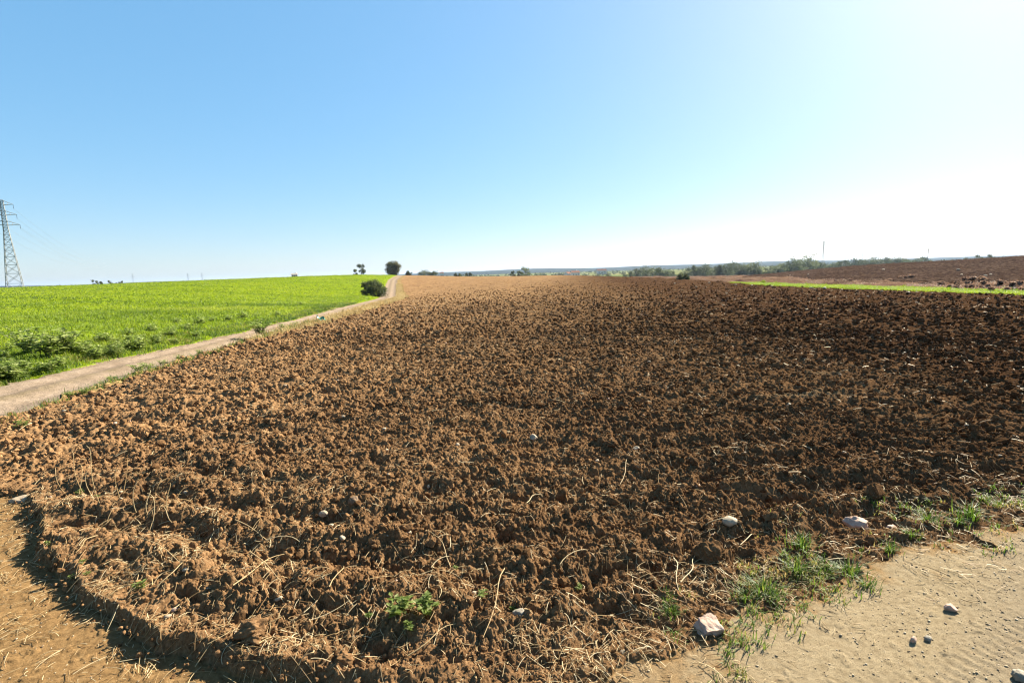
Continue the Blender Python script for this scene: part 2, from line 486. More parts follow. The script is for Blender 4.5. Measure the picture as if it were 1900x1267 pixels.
def mat_flat(name, col, rough=.6, spec=.3, metal=0., var=.15, scale=5):
    k = NT(name, rough, spec); k.b.inputs['Metallic'].default_value = metal
    c = k.ramp(k.noise(scale, 4), [(.3, tuple(q*(1 - var) for q in col)), (.7, tuple(min(1, q*(1 + var)) for q in col))]); k.color(c); return k.m

M = {}
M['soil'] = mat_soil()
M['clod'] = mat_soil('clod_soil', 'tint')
M['track'] = mat_track(); M['road'] = mat_road()
M['crop_ground'] = mat_ground('crop_base', [(.3, (.11, .165, .009)), (.5, (.18, .25, .014)), (.75, (.25, .31, .025))], 3.0,
                              [(.3, (.82, .88, .8)), (.7, (1.15, 1.08, 1.0))], .09, (.8, .12, 8))
M['verge'] = mat_ground('verge_earth', [(.3, (.15, .10, .045)), (.5, (.26, .18, .078)), (.75, (.38, .28, .13))], 6)
M['strip'] = mat_ground('strip_turf', [(.3, (.17, .21, .015)), (.5, (.27, .31, .02)), (.75, (.38, .37, .04))], 2.2, [(.3, (.8, .85, .8)), (.7, (1.15, 1.1, 1))], .2)
M['scrub'] = mat_ground('scrub_earth', [(.3, (.085, .052, .036)), (.5, (.16, .10, .068)), (.75, (.24, .16, .10))], 1.3, [(.35, (.75, .75, .75)), (.65, (1.15, 1.1, 1.1))], .3)
M['hillside'] = mat_ground('hillside_soil', [(.3, (.026, .016, .012)), (.5, (.062, .040, .031)), (.75, (.15, .105, .08))], 2.5, [(.35, (.8, .78, .78)), (.65, (1.15, 1.15, 1.1))], .1, (.9, .12, 6))
M['plain'] = mat_ground('plain_land', [(.35, (.06, .10, .03)), (.5, (.16, .17, .06)), (.68, (.27, .23, .12))], .006, [(.3, (.8, .85, .8)), (.7, (1.1, 1.1, 1))], .05, None, (.4, 1.6, 1))
M['hills'] = mat_ground('hill_groves', [(.35, (.014, .020, .015)), (.6, (.022, .029, .02)), (.8, (.06, .065, .04))], .004, [(.3, (.8, .85, .8)), (.7, (1.2, 1.2, 1.1))], .002, None, (.3, 2.0, 1))
REGMAT = ['soil', 'road', 'crop_ground', 'track', 'verge', 'strip', 'scrub', 'hillside', 'plain', 'hills']
M['straw'] = mat_leaf('straw', [(0, (.30, .16, .06)), (.35, (.46, .31, .14)), (.7, (.62, .47, .25)), (1, (.78, .66, .42))], .15, .6, .3)
M['crop'] = mat_leaf('crop_blade', [(0, (.095, .155, .010)), (.5, (.185, .270, .016)), (1, (.31, .36, .035))], .45)
M['grass'] = mat_leaf('grass_blade', [(0, (.05, .10, .012)), (.45, (.10, .17, .02)), (.7, (.22, .22, .045)), (1, (.36, .25, .09))], .4)
M['dry_grass'] = mat_leaf('dry_grass_blade', [(0, (.30, .20, .08)), (.5, (.46, .34, .14)), (.85, (.58, .46, .22)), (1, (.22, .24, .05))], .3)
M['brush'] = mat_leaf('dry_brush_twig', [(0, (.09, .055, .042)), (.5, (.19, .12, .088)), (1, (.31, .205, .14))], .4)
M['weed'] = mat_leaf('weed_leaf', [(0, (.08, .125, .02)), (.5, (.19, .26, .045)), (1, (.46, .50, .22))], .55, tc=2.0)
M['leaf_dark'] = mat_leaf('dark_foliage', [(0, (.03, .044, .016)), (.5, (.065, .086, .028)), (1, (.15, .17, .055))], .4)
M['leaf_mid'] = mat_leaf('grey_green_foliage', [(0, (.035, .047, .024)), (.5, (.062, .080, .038)), (1, (.115, .13, .066))], .3)
M['leaf_yel'] = mat_leaf('yellowing_foliage', [(0, (.03, .038, .012)), (.5, (.065, .072, .02)), (.8, (.16, .12, .028)), (1, (.30, .17, .04))], .35)
M['leaf_pale'] = mat_leaf('pale_bush_foliage', [(0, (.035, .048, .018)), (.5, (.062, .080, .030)), (1, (.11, .125, .05))], .35)
M['bark'] = mat_flat('bark', (.12, .085, .06), .9, .1, 0, .35, 12)
M['steel'] = mat_flat('galvanised_steel', (.27, .29, .31), .55, .4, .3, .1)
M['concrete'] = mat_flat('concrete_pole', (.34, .31, .29), .9, .1)
M['white'] = mat_flat('whitewash', (.82, .76, .70), .8, .2, 0, .05, 1)
M['tile'] = mat_flat('roof_tile', (.40, .17, .10), .85, .1, 0, .25, 3)
M['glass'] = mat_flat('dark_window', (.04, .05, .06), .2, .5)
M['teal'] = mat_flat('teal_plastic', (.05, .55, .42), .35, .5, 0, .1, 30)
M['bag'] = mat_flat('white_plastic', (.75, .80, .80), .4, .4, 0, .08, 20)
M['rock_pink'] = mat_stone('pink_stone', (.38, .23, .17), (.56, .38, .29), (.66, .50, .40))
M['rock_pale'] = mat_stone('pale_stone', (.30, .225, .15), (.42, .33, .23), (.54, .45, .34))
M['rock_grey'] = mat_stone('grey_stone', (.17, .145, .11), (.29, .255, .20), (.42, .37, .30))
M['rock_white'] = mat_stone('white_pebble', (.30, .23, .155), (.46, .38, .27), (.60, .52, .40))
M['rock_brown'] = mat_stone('brown_clod', (.10, .06, .035), (.19, .12, .07), (.28, .19, .11))

def ground_at(u, v, lift=0.0):
    """point of the smooth ground seen at a photograph pixel"""
    d = ray(u, v); t = np.geomspace(1.2, 3000, 4000)
    p = d[None]*t[:, None]
    hit = EYE + p[:, 2] < macro(p[:, 0], p[:, 1]) + lift
    k = int(np.argmax(hit)) if hit.any() else len(t) - 1
    return float(p[k, 0]), float(p[k, 1])
def gz(x, y): return float(full_height(np.array([x]), np.array([y]))[0])
def P3(u, v, lift=0.0):
    x, y = ground_at(u, v, lift); return (x, y, gz(x, y))

# ------------------------------------------------------------------ the ground: one sheet, split by surface
az = np.concatenate([np.arange(-180, -58, 4.0), np.arange(-58, 58.001, .08), np.arange(62, 180, 4.0)]); az = np.radians(az)
rad = [.02, .4, .8, 1.1, 1.35, 1.5]
while rad[-1] < 6200:
    r = rad[-1]; rad.append(r*(1.0021 if r < 30 else 1.004 if r < 220 else 1.02))
rad = np.array(rad); NR, NA = len(rad), len(az)
X = (rad[:, None]*np.sin(az)[None]).ravel(); Y = (rad[:, None]*np.cos(az)[None]).ravel()
REG = np.empty(len(X), np.int8)
for k in range(0, len(X), 150000): REG[k:k + 150000] = classify(X[k:k + 150000], Y[k:k + 150000])
Z = np.empty(len(X))
for k in range(0, len(X), 150000): Z[k:k + 150000] = full_height(X[k:k + 150000], Y[k:k + 150000], REG[k:k + 150000])
V = np.stack([X, Y, Z], 1)
I, J = np.meshgrid(np.arange(NR - 1), np.arange(NA), indexing='ij'); J2 = (J + 1) % NA
Q = np.stack([I*NA + J, I*NA + J2, (I + 1)*NA + J2, (I + 1)*NA + J], -1).reshape(-1, 4)
QR = REG[Q[:, 0]]
GROUND_LABEL = {
    'ploughed_field': 'freshly ploughed brown field of crumbly clods', 'dirt_road': 'pale narrow dirt road between the green crop and the ploughed soil',
    'green_field': 'bright green young crop field beyond the dirt road', 'gravel_track': 'sandy gravel track along the near edge of the ploughed field',
    'grass_verge': 'strip of dry straw coloured verge beside the dirt road', 'grass_strip': 'yellow green grass strip along the far side of the ploughed field',
    'scrubland': 'brown uneven scrub ground behind the grass strip', 'hillside_field': 'dark ploughed hillside rising beyond the scrub',
    'plain': 'hazy valley land beyond the fields', 'hills': 'long low dark hills on the horizon'}
for k, nm in enumerate(NAMES):
    q = Q[QR == k]
    if not len(q): continue
    ids, inv = np.unique(q, return_inverse=True)
    at = None
    if k == 3:
        sx_, sy_ = V[ids][:, 0], V[ids][:, 1]; sb = -s_bank(sx_, sy_)
        at = {'soil': np.clip(1.25*np.exp(-sb/np.where(sx_ > 0, .06, .12)) - .25 + .45*fbm(sx_*6, sy_*6, 3, 80), 0, 1)*(sb < .7)}
    if k == 1:
        rx_, ry_ = V[ids][:, 0], V[ids][:, 1]; cc = (rx_ - road_l(ry_))/(road_r(ry_) - road_l(ry_))
        at = {'mid': np.clip(.75*np.exp(-((cc - .52)/.10)**2) + .8*np.exp(-(cc/.07)**2) + .8*np.exp(-((1 - cc)/.07)**2), 0, 1)}
    me = mesh_np(nm, V[ids], inv.reshape(-1, 4), True, at)
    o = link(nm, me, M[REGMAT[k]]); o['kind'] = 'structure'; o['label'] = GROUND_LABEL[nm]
del X, Y, Z, V, I, J, J2, Q, QR, REG

# ------------------------------------------------------------------ scatter helpers
def sample_ring(n, r0, r1, a0, a1, g):
    a = np.radians(a0 + (a1 - a0)*g.random(n)); r = np.sqrt(r0*r0 + (r1*r1 - r0*r0)*g.random(n))
    return r*np.sin(a), r*np.cos(a)
def keep(x, y, m): return x[m], y[m]

# ------------------------------------------------------------------ clods lying on the ploughed soil
g = np.random.default_rng(21)
big = [rock_shape(3, g, 11, .10, .5) for _ in range(10)]; small = [rock_shape(2, g, 8, .10, .5) for _ in range(10)]; tiny = [rock_shape(1, g, 4, .12, .6) for _ in range(8)]
parts, flat = [], []
for protos, n, r0, r1, lo, hi, sg in ((big, 420, 1.6, 8, .018, .050, .45), (small, 52000, 1.6, 6.5, .004, .026, .6), (small, 40000, 6, 14, .009, .044, .6), (tiny, 80000, 13, 120, .020, .085, .5)):
    x, y = sample_ring(n, r0, r1, -56, 56, g)
    if r1 > 100: a_ = np.arctan2(x, y); r_ = r0*np.exp(np.log(r1/r0)*g.random(n)); x, y = r_*np.sin(a_), r_*np.cos(a_)
    m = (classify(x, y) == 0); s = s_bank(x, y); m &= (s > np.where(x > .2, .05, .02)) & (g.random(n) < np.clip(1.15 - np.hypot(x, y)/110, 0, 1))
    x, y = keep(x, y, m); s = s[m]; n = len(x)
    z = full_height(x, y)
    sz = np.clip(lo*np.exp(np.abs(g.normal(size=n))*sg*1.3), lo, hi)*np.clip(.45 + s/1.2, .45, 1)
    scl = sz[:, None]*(.75 + .6*g.random((n, 3)))*np.array([1, 1, .8])
    pos = np.stack([x, y, z + sz*.30], 1)
    parts.append(scatter(protos, pos, scl, rot_mats(n, g), g.random(n), g))
    flat.append(np.full(len(parts[-1][1]), protos is big))
# crumbs fallen from the bank
n = 450; x = g.uniform(-4.2, .4, n); y = bank_y(x) + g.normal(size=n)*.035 - np.abs(g.normal(size=n))*.05*(g.random(n) < .45)
s = s_bank(x, y); z = full_height(x, y); top = full_height(x + .04, y + .05)
z = np.where((s > -.05) & (s < .06), z + (np.maximum(top, z) - z)*g.random(n)*.8, z)
sz = np.clip(.0035*np.exp(np.abs(g.normal(size=n))*.75), .003, .016)
parts.append(scatter(small, np.stack([x, y, z + sz*.2], 1), sz[:, None]*(.75 + .6*g.random((n, 3))), rot_mats(n, g), g.random(n), g)); flat.append(np.zeros(len(parts[-1][1]), bool))
v, f, t = join(parts)
tag(link('soil_clods', mesh_np('soil_clods', v, f, np.concatenate(flat), {'tint': t}), M['clod']), 'loose brown soil clods strewn all over the ploughed field', 'soil clods', kind='stuff')

# small gravel on the track
x, y = sample_ring(110000, 1.5, 9, -58, 58, g); m = classify(x, y) == 3
dens = .16 + .84*sstep(.2, 1.7, x*.8 - (y - 1.6)*.9) + .04*(x < -.5); m &= g.random(len(x)) < dens
x, y = keep(x, y, m); n = len(x); sz = np.clip(.0020*np.exp(np.abs(g.normal(size=n))*.6), .0016, .0058)
v, f, t = scatter(tiny, np.stack([x, y, full_height(x, y) + sz*.2], 1), sz[:, None]*(.7 + .6*g.random((n, 3)))*np.array([1.3, .9, .6]), rot_mats(n, g, .4), g.random(n), g)
k = NT('gravel_stone', .85, .2); k.color(k.ramp(k.attr('tint'), [(0, (.10, .07, .045)), (.2, (.22, .165, .105)), (.6, (.34, .265, .17)), (1, (.50, .42, .31))])); M['gravel'] = k.m
tag(link('gravel', mesh_np('gravel', v, f, True, {'tint': t}), M['gravel']), 'small loose gravel stones scattered over the sandy track', 'gravel', kind='stuff')

# ------------------------------------------------------------------ straw litter
def lay_straw(x, y, L, w, g, arch=.10, lift=.007):
    n = len(x); k = 6; a = g.random(n)*2*math.pi; c = g.normal(size=n)*np.where(g.random(n) < .15, .5, .10)
    t = np.linspace(-.5, .5, k)[None]
    ang = a[:, None] + c[:, None]*t*2
    px = x[:, None] + L[:, None]*t*np.cos(ang); py = y[:, None] + L[:, None]*t*np.sin(ang)
    zz = full_height(px.ravel(), py.ravel()).reshape(n, k)
    e0, e1 = zz[:, :1], zz[:, -1:]
    line = e0 + (e1 - e0)*(t + .5)
    up = np.maximum((zz - line).max(1, keepdims=True), 0)*.7
    pz = line + up + lift + (arch*L*g.random(n))[:, None]*(1 - 4*t*t)
    path = np.stack([px, py, pz], 2)
    r = np.broadcast_to(w[:, None]*(1.1 - .5*(t + .5)), (n, k))
    return tubes(path, r)
parts = []
for n, r0, r1, L0, L1, w0, w1, mode in ((60000, 1.5, 5.5, .015, .10, .0009, .0022, 'edge'), (1500, 1.6, 5.5, .06, .18, .0011, .0022, 'edge'), (9000, 3, 14, .03, .15, .0014, .0034, 'field'), (16000, 9, 40, .03, .12, .004, .010, 'field'), (7000, 1.6, 5, .01, .06, .0009, .0018, 'field'), (3200, 1.5, 4.5, .02, .13, .0008, .0018, 'left'), (5000, 8, 40, .08, .25, .0025, .006, 'verge')):
    x, y = sample_ring(n, r0, r1, -56, 56, g); s = s_bank(x, y); c = classify(x, y)
    if mode == 'edge': m = (s > -.35) & (g.random(n) < np.exp(-np.maximum(s, 0)/.75)*np.where(s < 0, .35, 1)*np.where(x > 1.4, .45, 1)*np.clip(.55 + 1.2*perlin(x*2, y*2, 50), .12, 1))
    elif mode == 'field': m = (c == 0) & (g.random(n) < np.clip(.45 + .9*perlin(x*.7, y*.7, 51), .05, 1))
    elif mode == 'left': m = (c == 3) & (x < -.3)
    else: m = (c == 4) | ((c == 0) & (x < road_r(y) + 3.0) & (g.random(n) < .5))
    x, y = keep(x, y, m); n = len(x)
    v, f = lay_straw(x, y, L0 + (L1 - L0)*g.random(n)**1.6, w0 + (w1 - w0)*g.random(n), g)
    parts.append((v, f, np.repeat(g.random(n), 18)))
v, f, t = join(parts)
tag(link('straw_litter', mesh_np('straw_litter', v, f, True, {'tint': t}), M['straw']), 'dry straw and root litter scattered along the field edge', 'straw', kind='stuff')

# ------------------------------------------------------------------ grass in masses
def tufts(cx, cy, n_per, spread, h0, h1, w, g, lean=(.2, .9), tint=None):
    n = len(cx)*n_per
    ox = np.repeat(cx, n_per) + g.normal(size=n)*spread; oy = np.repeat(cy, n_per) + g.normal(size=n)*spread
    z = full_height(ox, oy) - .004
    h = h0 + (h1 - h0)*g.random(n)
    if np.ndim(w): w = np.repeat(w, n_per)*(.7 + .6*g.random(n))
    else: w = w*(.7 + .6*g.random(n))
    if tint is None: tt = g.random(n)
    else: tt = np.clip(np.repeat(tint, n_per) + g.normal(size=n)*.16, 0, 1)
    return blades(np.stack([ox, oy, z], 1), h, w, lean[0] + (lean[1] - lean[0])*g.random(n), g.random(n)*2*math.pi, tt)

# young crop
parts = []
for n, r0, r1, per, h0, h1 in ((16000, 8, 18, 6, .09, .16), (22000, 17, 40, 5, .11, .18), (30000, 36, 200, 4, .13, .20)):
    x, y = sample_ring(n, r0, r1, -58, 4, g)
    if r1 > 100: a_ = np.arctan2(x, y); r_ = r0*np.exp(np.log(r1/r0)*g.random(n)); x, y = r_*np.sin(a_), r_*np.cos(a_)
    m = (classify(x, y) == 2) & (x < road_l(y) - .25) & (tramline(x, y) > -1)
    x, y = keep(x, y, m); r = np.hypot(x, y)
    dv = (TR_B - TR_A)/np.linalg.norm(TR_B - TR_A); ax_ = x*dv[0] + y*dv[1]; cx_ = x*dv[1] - y*dv[0]
    tint = np.clip(.5 + .28*perlin(x*.25, y*.25, 60) + .25*perlin(x*1.1, y*1.1, 61) + .38*perlin(ax_*.03, cx_*.35, 62), 0, 1)
    tint = tint*(1 - .95*np.exp(-(tramline(x, y)/1.3)**2))*(1 - .5*np.exp(-((tramline(x, y) - 17)/1.0)**2))
    parts.append(tufts(x, y, per, .07, h0, h1, .010*np.maximum(1, r/13), g, (.2, .8), tint))
v, f, t = join(parts)
tag(link('young_crop', mesh_np('young_crop', v, f, False, {'tint': t}), M['crop']), 'dense bright green young cereal blades covering the field', 'crop', kind='stuff')

# green and rusty grass along the near edge of the field
parts = []
x, y = sample_ring(16000, 1.6, 7.5, 12, 58, g); s = s_bank(x, y)
pat = perlin(x*1.5, y*1.5, 62) + .6*perlin(x*4, y*4, 63)
m = (s > -.14) & (s < .62 - .3*sstep(2.2, 3, x)) & (x > .62) & (g.random(len(x)) < np.clip(.46 + 1.5*pat, .04, 1)*np.exp(-((s - .14)/.26)**2))
x, y = keep(x, y, m); print('edge tufts', len(x))
parts.append(tufts(x, y, 9, .016, .015, .070, .0048, g, (.3, 1.1), np.clip(.58 + .5*perlin(x*2.2, y*2.2, 64) + .3*perlin(x*9, y*9, 65), 0, 1)))
v, f, t = join(parts)
tag(link('edge_grass', mesh_np('edge_grass', v, f, False, {'tint': t}), M['grass']), 'low green and rusty grass between ploughed soil and sandy track', 'grass', kind='stuff')

# green grass fringe on both sides of the road
parts = []
x, y = sample_ring(60000, 6, 40, -58, 0, g); d1 = x - road_r(y); d2 = road_l(y) - x
m = ((d1 > -.05) & (d1 < .32 + .25*perlin(x*.8, y*.8, 66)) & (y < 20)) | ((d2 > -.1) & (d2 < .9))
m &= classify(x, y) != 1
x, y = keep(x, y, m); r = np.hypot(x, y); print('fringe', len(x))
parts.append(tufts(x, y, 8, .05, .04, .17, .006*np.maximum(1, r/9), g, (.2, .9), np.clip(.42 + .35*perlin(x*1.3, y*1.3, 67), 0, 1)))
v, f, t = join(parts)
tag(link('roadside_grass', mesh_np('roadside_grass', v, f, False, {'tint': t}), M['grass']), 'green grass fringe growing along both edges of the dirt road', 'grass', kind='stuff')

# dry verge grass further along
parts = []
x, y = sample_ring(120000, 13, 110, -42, -4, g); m = classify(x, y) == 4
x, y = keep(x, y, m); r = np.hypot(x, y); print('verge', len(x))
parts.append(tufts(x, y, 8, .09, .06, .26, .006*np.maximum(1, r/9), g, (.2, .8), np.clip(.45 + .4*perlin(x*.9, y*.9, 68), 0, 1)))
v, f, t = join(parts)
tag(link('dry_verge_grass', mesh_np('dry_verge_grass', v, f, False, {'tint': t}), M['dry_grass']), 'tan dry grass standing between the dirt road and ploughed soil', 'grass', kind='stuff')

# far grass strip
parts = []
x, y = sample_ring(90000, 22, 62, 18, 58, g); m = classify(x, y) == 5
x, y = keep(x, y, m); r = np.hypot(x, y); print('strip', len(x))
parts.append(tufts(x, y, 5, .12, .05, .15, .02, g, (.2, .8), np.clip(.42 + .25*perlin(x*.5, y*.5, 69), 0, 1)))
v, f, t = join(parts)
tag(link('strip_grass', mesh_np('strip_grass', v, f, False, {'tint': t}), M['crop']), 'short yellow green grass of the far strip beyond the soil', 'grass', kind='stuff')

# dry brush on the scrub
parts = []
x, y = sample_ring(26000, 26, 110, 8, 58, g); m = (classify(x, y) == 6) & (g.random(len(x)) < np.clip(.25 + 1.2*perlin(x*.35, y*.35, 70), .02, 1))
x, y = keep(x, y, m); print('brush', len(x))
parts.append(tufts(x, y, 16, .22, .06, .24, .022, g, (.3, 1.0), np.clip(.5 + .4*perlin(x*.3, y*.3, 71), 0, 1)))
v, f, t = join(parts)
tag(link('dry_brush', mesh_np('dry_brush', v, f, False, {'tint': t}), M['brush']), 'reddish brown dead brush covering the rough band behind the grass', 'brush', kind='stuff')

# ------------------------------------------------------------------ trees and bushes
def leaf_cloud(cent, radii, n, leaf, g, flat=1.0):
    """leaf-sized faces spread through clumps; cent (k,3), radii (k,)"""
    w = radii**2/np.sum(radii**2); pick = g.choice(len(cent), n, p=w)
    d = g.normal(size=(n, 3)); d /= np.linalg.norm(d, axis=1, keepdims=True)
    rr = g.random(n)**.45
    p = cent[pick] + d*(radii[pick]*rr)[:, None]*np.array([1, 1, flat])
    m = rot_mats(n, g); s = leaf*(.6 + .8*g.random(n))
    quad = np.array([[-.5, 0, 0], [0, -.32, .06], [.5, 0, 0], [0, .32, .06]])
    v = np.einsum('nij,kj->nki', m, quad)*s[:, None, None] + p[:, None]
    tint = np.clip(g.random(len(cent))[pick]*.55 + .45*g.random(n), 0, 1)
    return v.reshape(-1, 3), np.arange(4*n).reshape(-1, 4), np.repeat(tint, 4)

def limb_paths(h, spread, g, n, base_h, r0):
    paths, rads = [], []
    k = 6; t = np.linspace(0, 1, k)
    bend = g.normal(size=2)*.06*h
    main = np.stack([bend[0]*t**2, bend[1]*t**2, -.25 + (h*.72 + .25)*t], 1); paths.append(main); rads.append(r0*(1 - .75*t))
    for i in range(n):
        q = g.uniform(base_h, .6); a = i*2.4 + g.random(); L = spread*g.uniform(.6, 1.0)
        p0 = np.array([bend[0]*q**2, bend[1]*q**2, h*.72*q])
        end = p0 + np.array([math.cos(a)*L, math.sin(a)*L, h*g.uniform(.18, .38)])
        mid = (p0 + end)/2 + np.array([0, 0, -.05*h])
        paths.append((1 - t[:, None])**2*p0 + 2*t[:, None]*(1 - t[:, None])*mid + t[:, None]**2*end); rads.append(r0*.5*(1 - .8*t))
    return tubes(np.array(paths), np.array(rads), 6)

def tree_meshes(h, w, n, leaf, g, lowest=.12, k=16, top=1.0, lop=0., full=0.):
    u = g.random(k); hh = lowest + (1 - lowest)*u*.86
    prof = np.sin(np.clip((hh - lowest)/(1 - lowest), 0.06, 1)*math.pi*.86 + .30)**.7
    a = np.arange(k)*2.4 + g.random(k)
    rr = w*.5*prof*(.25 + .6*g.random(k))
    cr = np.clip(w*(.08 + .07*full + .16*g.random(k)**1.5), .08, None)
    cent = np.stack([np.cos(a)*rr + lop*w*(hh - .4), np.sin(a)*rr, hh*h], 1)
    cent[:, 2] = np.minimum(cent[:, 2], h*top - cr*.6)
    v, f, t = leaf_cloud(cent, cr, n, leaf, g)
    out_ = np.repeat(g.random(len(v)//4) < .16, 4); cc_ = np.array([0, 0, h*.5]); st_ = np.repeat(1 + .28*g.random(len(v)//4)**2, 4)
    v = np.where(out_[:, None], cc_ + (v - cc_)*st_[:, None], v)
    v[:, 2] = np.maximum(v[:, 2], .03)
    crown = mesh_np('crown', v, f, False, {'tint': t})
    tv, tf = limb_paths(h, w*.38, g, 6, .12, max(.05, h*.025))
    return crown, mesh_np('trunk', tv, tf, True)

def plant_tree(name, meshes, leafmat, loc, rz, label, cat, group=None, sc_=(1, 1, 1)):
    r = empty(name, loc, rz); r.scale = sc_; tag(r, label, cat, group)
    link('crown', meshes[0], leafmat, r); link('trunk', meshes[1], M['bark'], r); return r

g = np.random.default_rng(5)
def on_ground(u, depth, dz=0.):
    x, y = at_far(u, depth); return (x, y, gz(x, y) + dz)
plant_tree('tree', tree_meshes(5.4, 6.2, 7000, .30, g, .05, 30), M['leaf_yel'], on_ground(730, 196, -.2), .5, 'dense dark tree with orange tinged leaves beside the dirt road crest', 'tree')
plant_tree('tree', tree_meshes(4.6, 3.9, 1100, .30, g, .26, 11), M['leaf_mid'], on_ground(671, 200, -.2), .2, 'open airy tree with gaps in its crown on the field crest', 'tree')
plant_tree('bush', tree_meshes(2.3, 2.6, 1500, .25, g, .05, 9), M['leaf_dark'], on_ground(660, 197, -.1), 1.2, 'small dark bush at the foot of the open airy tree', 'bush')
bx, by = ground_at(703, 551)
plant_tree('bush', tree_meshes(2.0, 2.7, 7000, .12, g, .03, 26, 1.0, .12), M['leaf_dark'], (bx - .4, by + .6, gz(bx - .4, by + .6) - .05), .4, 'large dark rounded bush overhanging the bend of the dirt road', 'bush')
plant_tree('bush', tree_meshes(1.7, 1.7, 3000, .11, g, .05, 14), M['leaf_dark'], (bx - 1.75, by + 1.4, gz(bx - 1.75, by + 1.4) + .25), 2.0, 'brownish bush leaning against the large dark roadside bush', 'bush')
plant_tree('bush', tree_meshes(.8, 1.3, 800, .09, g, .05, 9), M['leaf_pale'], (bx - 1.6, by - .2, gz(bx - 1.6, by - .2)), 2.0, 'low pale green bush in front of the dark roadside bush', 'bush')
for u, dep, h, w, mt, lab in ((758, 205, 1.6, 4.0, 'leaf_mid', 'low bush just right of the orange tinged crest tree'), (786, 235, 2.6, 6.5, 'leaf_pale', 'wide light green bush behind the ploughed crest'), (803, 238, 2.4, 5.5, 'leaf_pale', 'second light green bush behind the ploughed crest'),
        (975, 245, 5.6, 5.6, 'leaf_dark', 'dark lone tree with uneven crown behind the ploughed crest'), (963, 250, 4.2, 3.4, 'leaf_dark', 'small dark shrub touching the lone crest tree'), (700, 320, 4.6, 9, 'leaf_mid', 'far blurred tree between the two crest trees'),
        (716, 330, 4.4, 8, 'leaf_dark', 'far low tree left of the orange tinged tree'),
        (848, 240, 2.3, 3.2, 'leaf_dark', 'first tiny dark bush left of the lone crest tree'), (870, 240, 2.2, 3.6, 'leaf_mid', 'tiny bush between dark bush and lone crest tree'), (952, 250, 3.2, 3.0, 'leaf_pale', 'pale bush directly left of the lone crest tree')):
    loc = on_ground(u, dep); n = 1400
    plant_tree('tree' if 'tree' in lab.split(' with')[0].split(' between')[0].split(' behind')[0].split(' left')[0] and 'bush' not in lab.split(' left')[0] and 'shrub' not in lab else 'bush', tree_meshes(h, w, n, .3, g, .05, 12), M[mt], loc, u*.7, lab, 'tree' if lab.startswith(('dark lone', 'far')) else 'bush')

# distant crest trees beyond the green field
for u, dep, h, w, lab in ((178, 232, 2.8, 3.4, 'largest dark round tree on the green field skyline'), (189, 235, 2.0, 2.6, 'small tree joined to the largest dark skyline tree'), (205, 236, 2.4, 2.4, 'dark tree in the gap of the green skyline row'),
        (216, 238, 1.3, 2.2, 'lowest bush of the green field skyline row'), (224, 236, 2.1, 2.3, 'dark tree at the right end of the skyline row'), (90, 245, .9, 2.5, 'tiny bush nearest the lattice pylon on the skyline'), (110, 245, 1.1, 4.0, 'flat bush between pylon and dark skyline trees')):
    x, y = at_far(u, dep); plant_tree('bush' if 'bush' in lab else 'tree', tree_meshes(h*1.25, w, 700, .28, g, .05, 10), M['leaf_dark'], (x, y, EYE - .6), u*.3, lab, 'bush' if 'bush' in lab else 'tree')

# hazy tree row beyond the ploughed field
protos = [tree_meshes(6.6, 6.4, 2600, .36, g, .02, 30, full=1), tree_meshes(7.2, 5.4, 2400, .36, g, .02, 26, full=1), tree_meshes(5.2, 6.4, 2200, .36, g, .02, 26, full=1), tree_meshes(8.2, 5.2, 2200, .38, g, .04, 24, full=1)]
GRP = 'trees of the hazy row beyond the ploughed field'
ROW = 'grey green tree in the hazy row behind the ploughed field'
roots = []
for k, (ms, mt) in enumerate(zip(protos, ('leaf_mid', 'leaf_dark', 'leaf_pale', 'leaf_mid'))):
    pass
def row_tree(u, dep, k, s, mt, label=ROW, group=GRP, sink=0.):
    x, y = at_far(u, dep); base = gz(x, y) - .1
    r = empty('tree', (x, y, base), u*1.7); r.scale = (s*1.1, s*1.1, s); tag(r, label, 'tree', group)
    link('crown', protos[k][0], None, r); link('trunk', protos[k][1], None, r)
    return r
M['leaf_row'] = mat_leaf('row_foliage', [(0, (.035, .048, .025)), (.5, (.062, .080, .040)), (1, (.105, .125, .065))], .4)
M['leaf_row_pale'] = mat_leaf('pale_row_foliage', [(0, (.05, .066, .03)), (.5, (.09, .11, .05)), (1, (.14, .16, .08))], .4)
for k, mt in enumerate(('leaf_row', 'leaf_row', 'leaf_row_pale', 'leaf_row')):
    protos[k][0].materials.append(M[mt]); protos[k][1].materials.append(M['bark'])
PROTO_H = (6.6, 7.2, 5.2, 8.2)
ROWS = [(1160, 261, 507, 3), (1172, 259, 503, 3), (1182, 265, 498, 3), (1196, 258, 497, 0), (1211, 272, 494, 2), (1224, 261, 497, 1), (1238, 260, 501, 0), (1247, 265, 503, 3), (1264, 265, 505, 0), (1275, 271, 497, 1), (1290, 267, 492, 3), (1305, 263, 491, 0), (1318, 268, 496, 0), (1332, 260, 491, 3), (1346, 258, 489, 0), (1362, 270, 486, 1), (1374, 265, 489, 0), (1390, 272, 487, 2), (1398, 268, 488, 2), (1412, 263, 499, 3), (1424, 264, 497, 1), (1436, 271, 494, 0), (1450, 258, 490, 2), (1462, 260, 489, 0), (1474, 264, 481, 0), (1486, 310, 487, 2), (1498, 306, 476, 2), (1508, 308, 486, 3), (1520, 310, 486, 3), (1532, 305, 489, 1), (1545, 314, 488, 0), (1560, 319, 484, 3), (1572, 317, 482, 1), (1586, 319, 480, 1), (1600, 325, 480, 3), (1614, 321, 481, 0), (1628, 324, 478, 0), (1642, 328, 477, 3), (1656, 321, 479, 0), (1670, 319, 480, 0), (1684, 336, 480, 0), (1700, 327, 480, 0), (1716, 330, 476, 1)]   # column, distance, crown top, kind
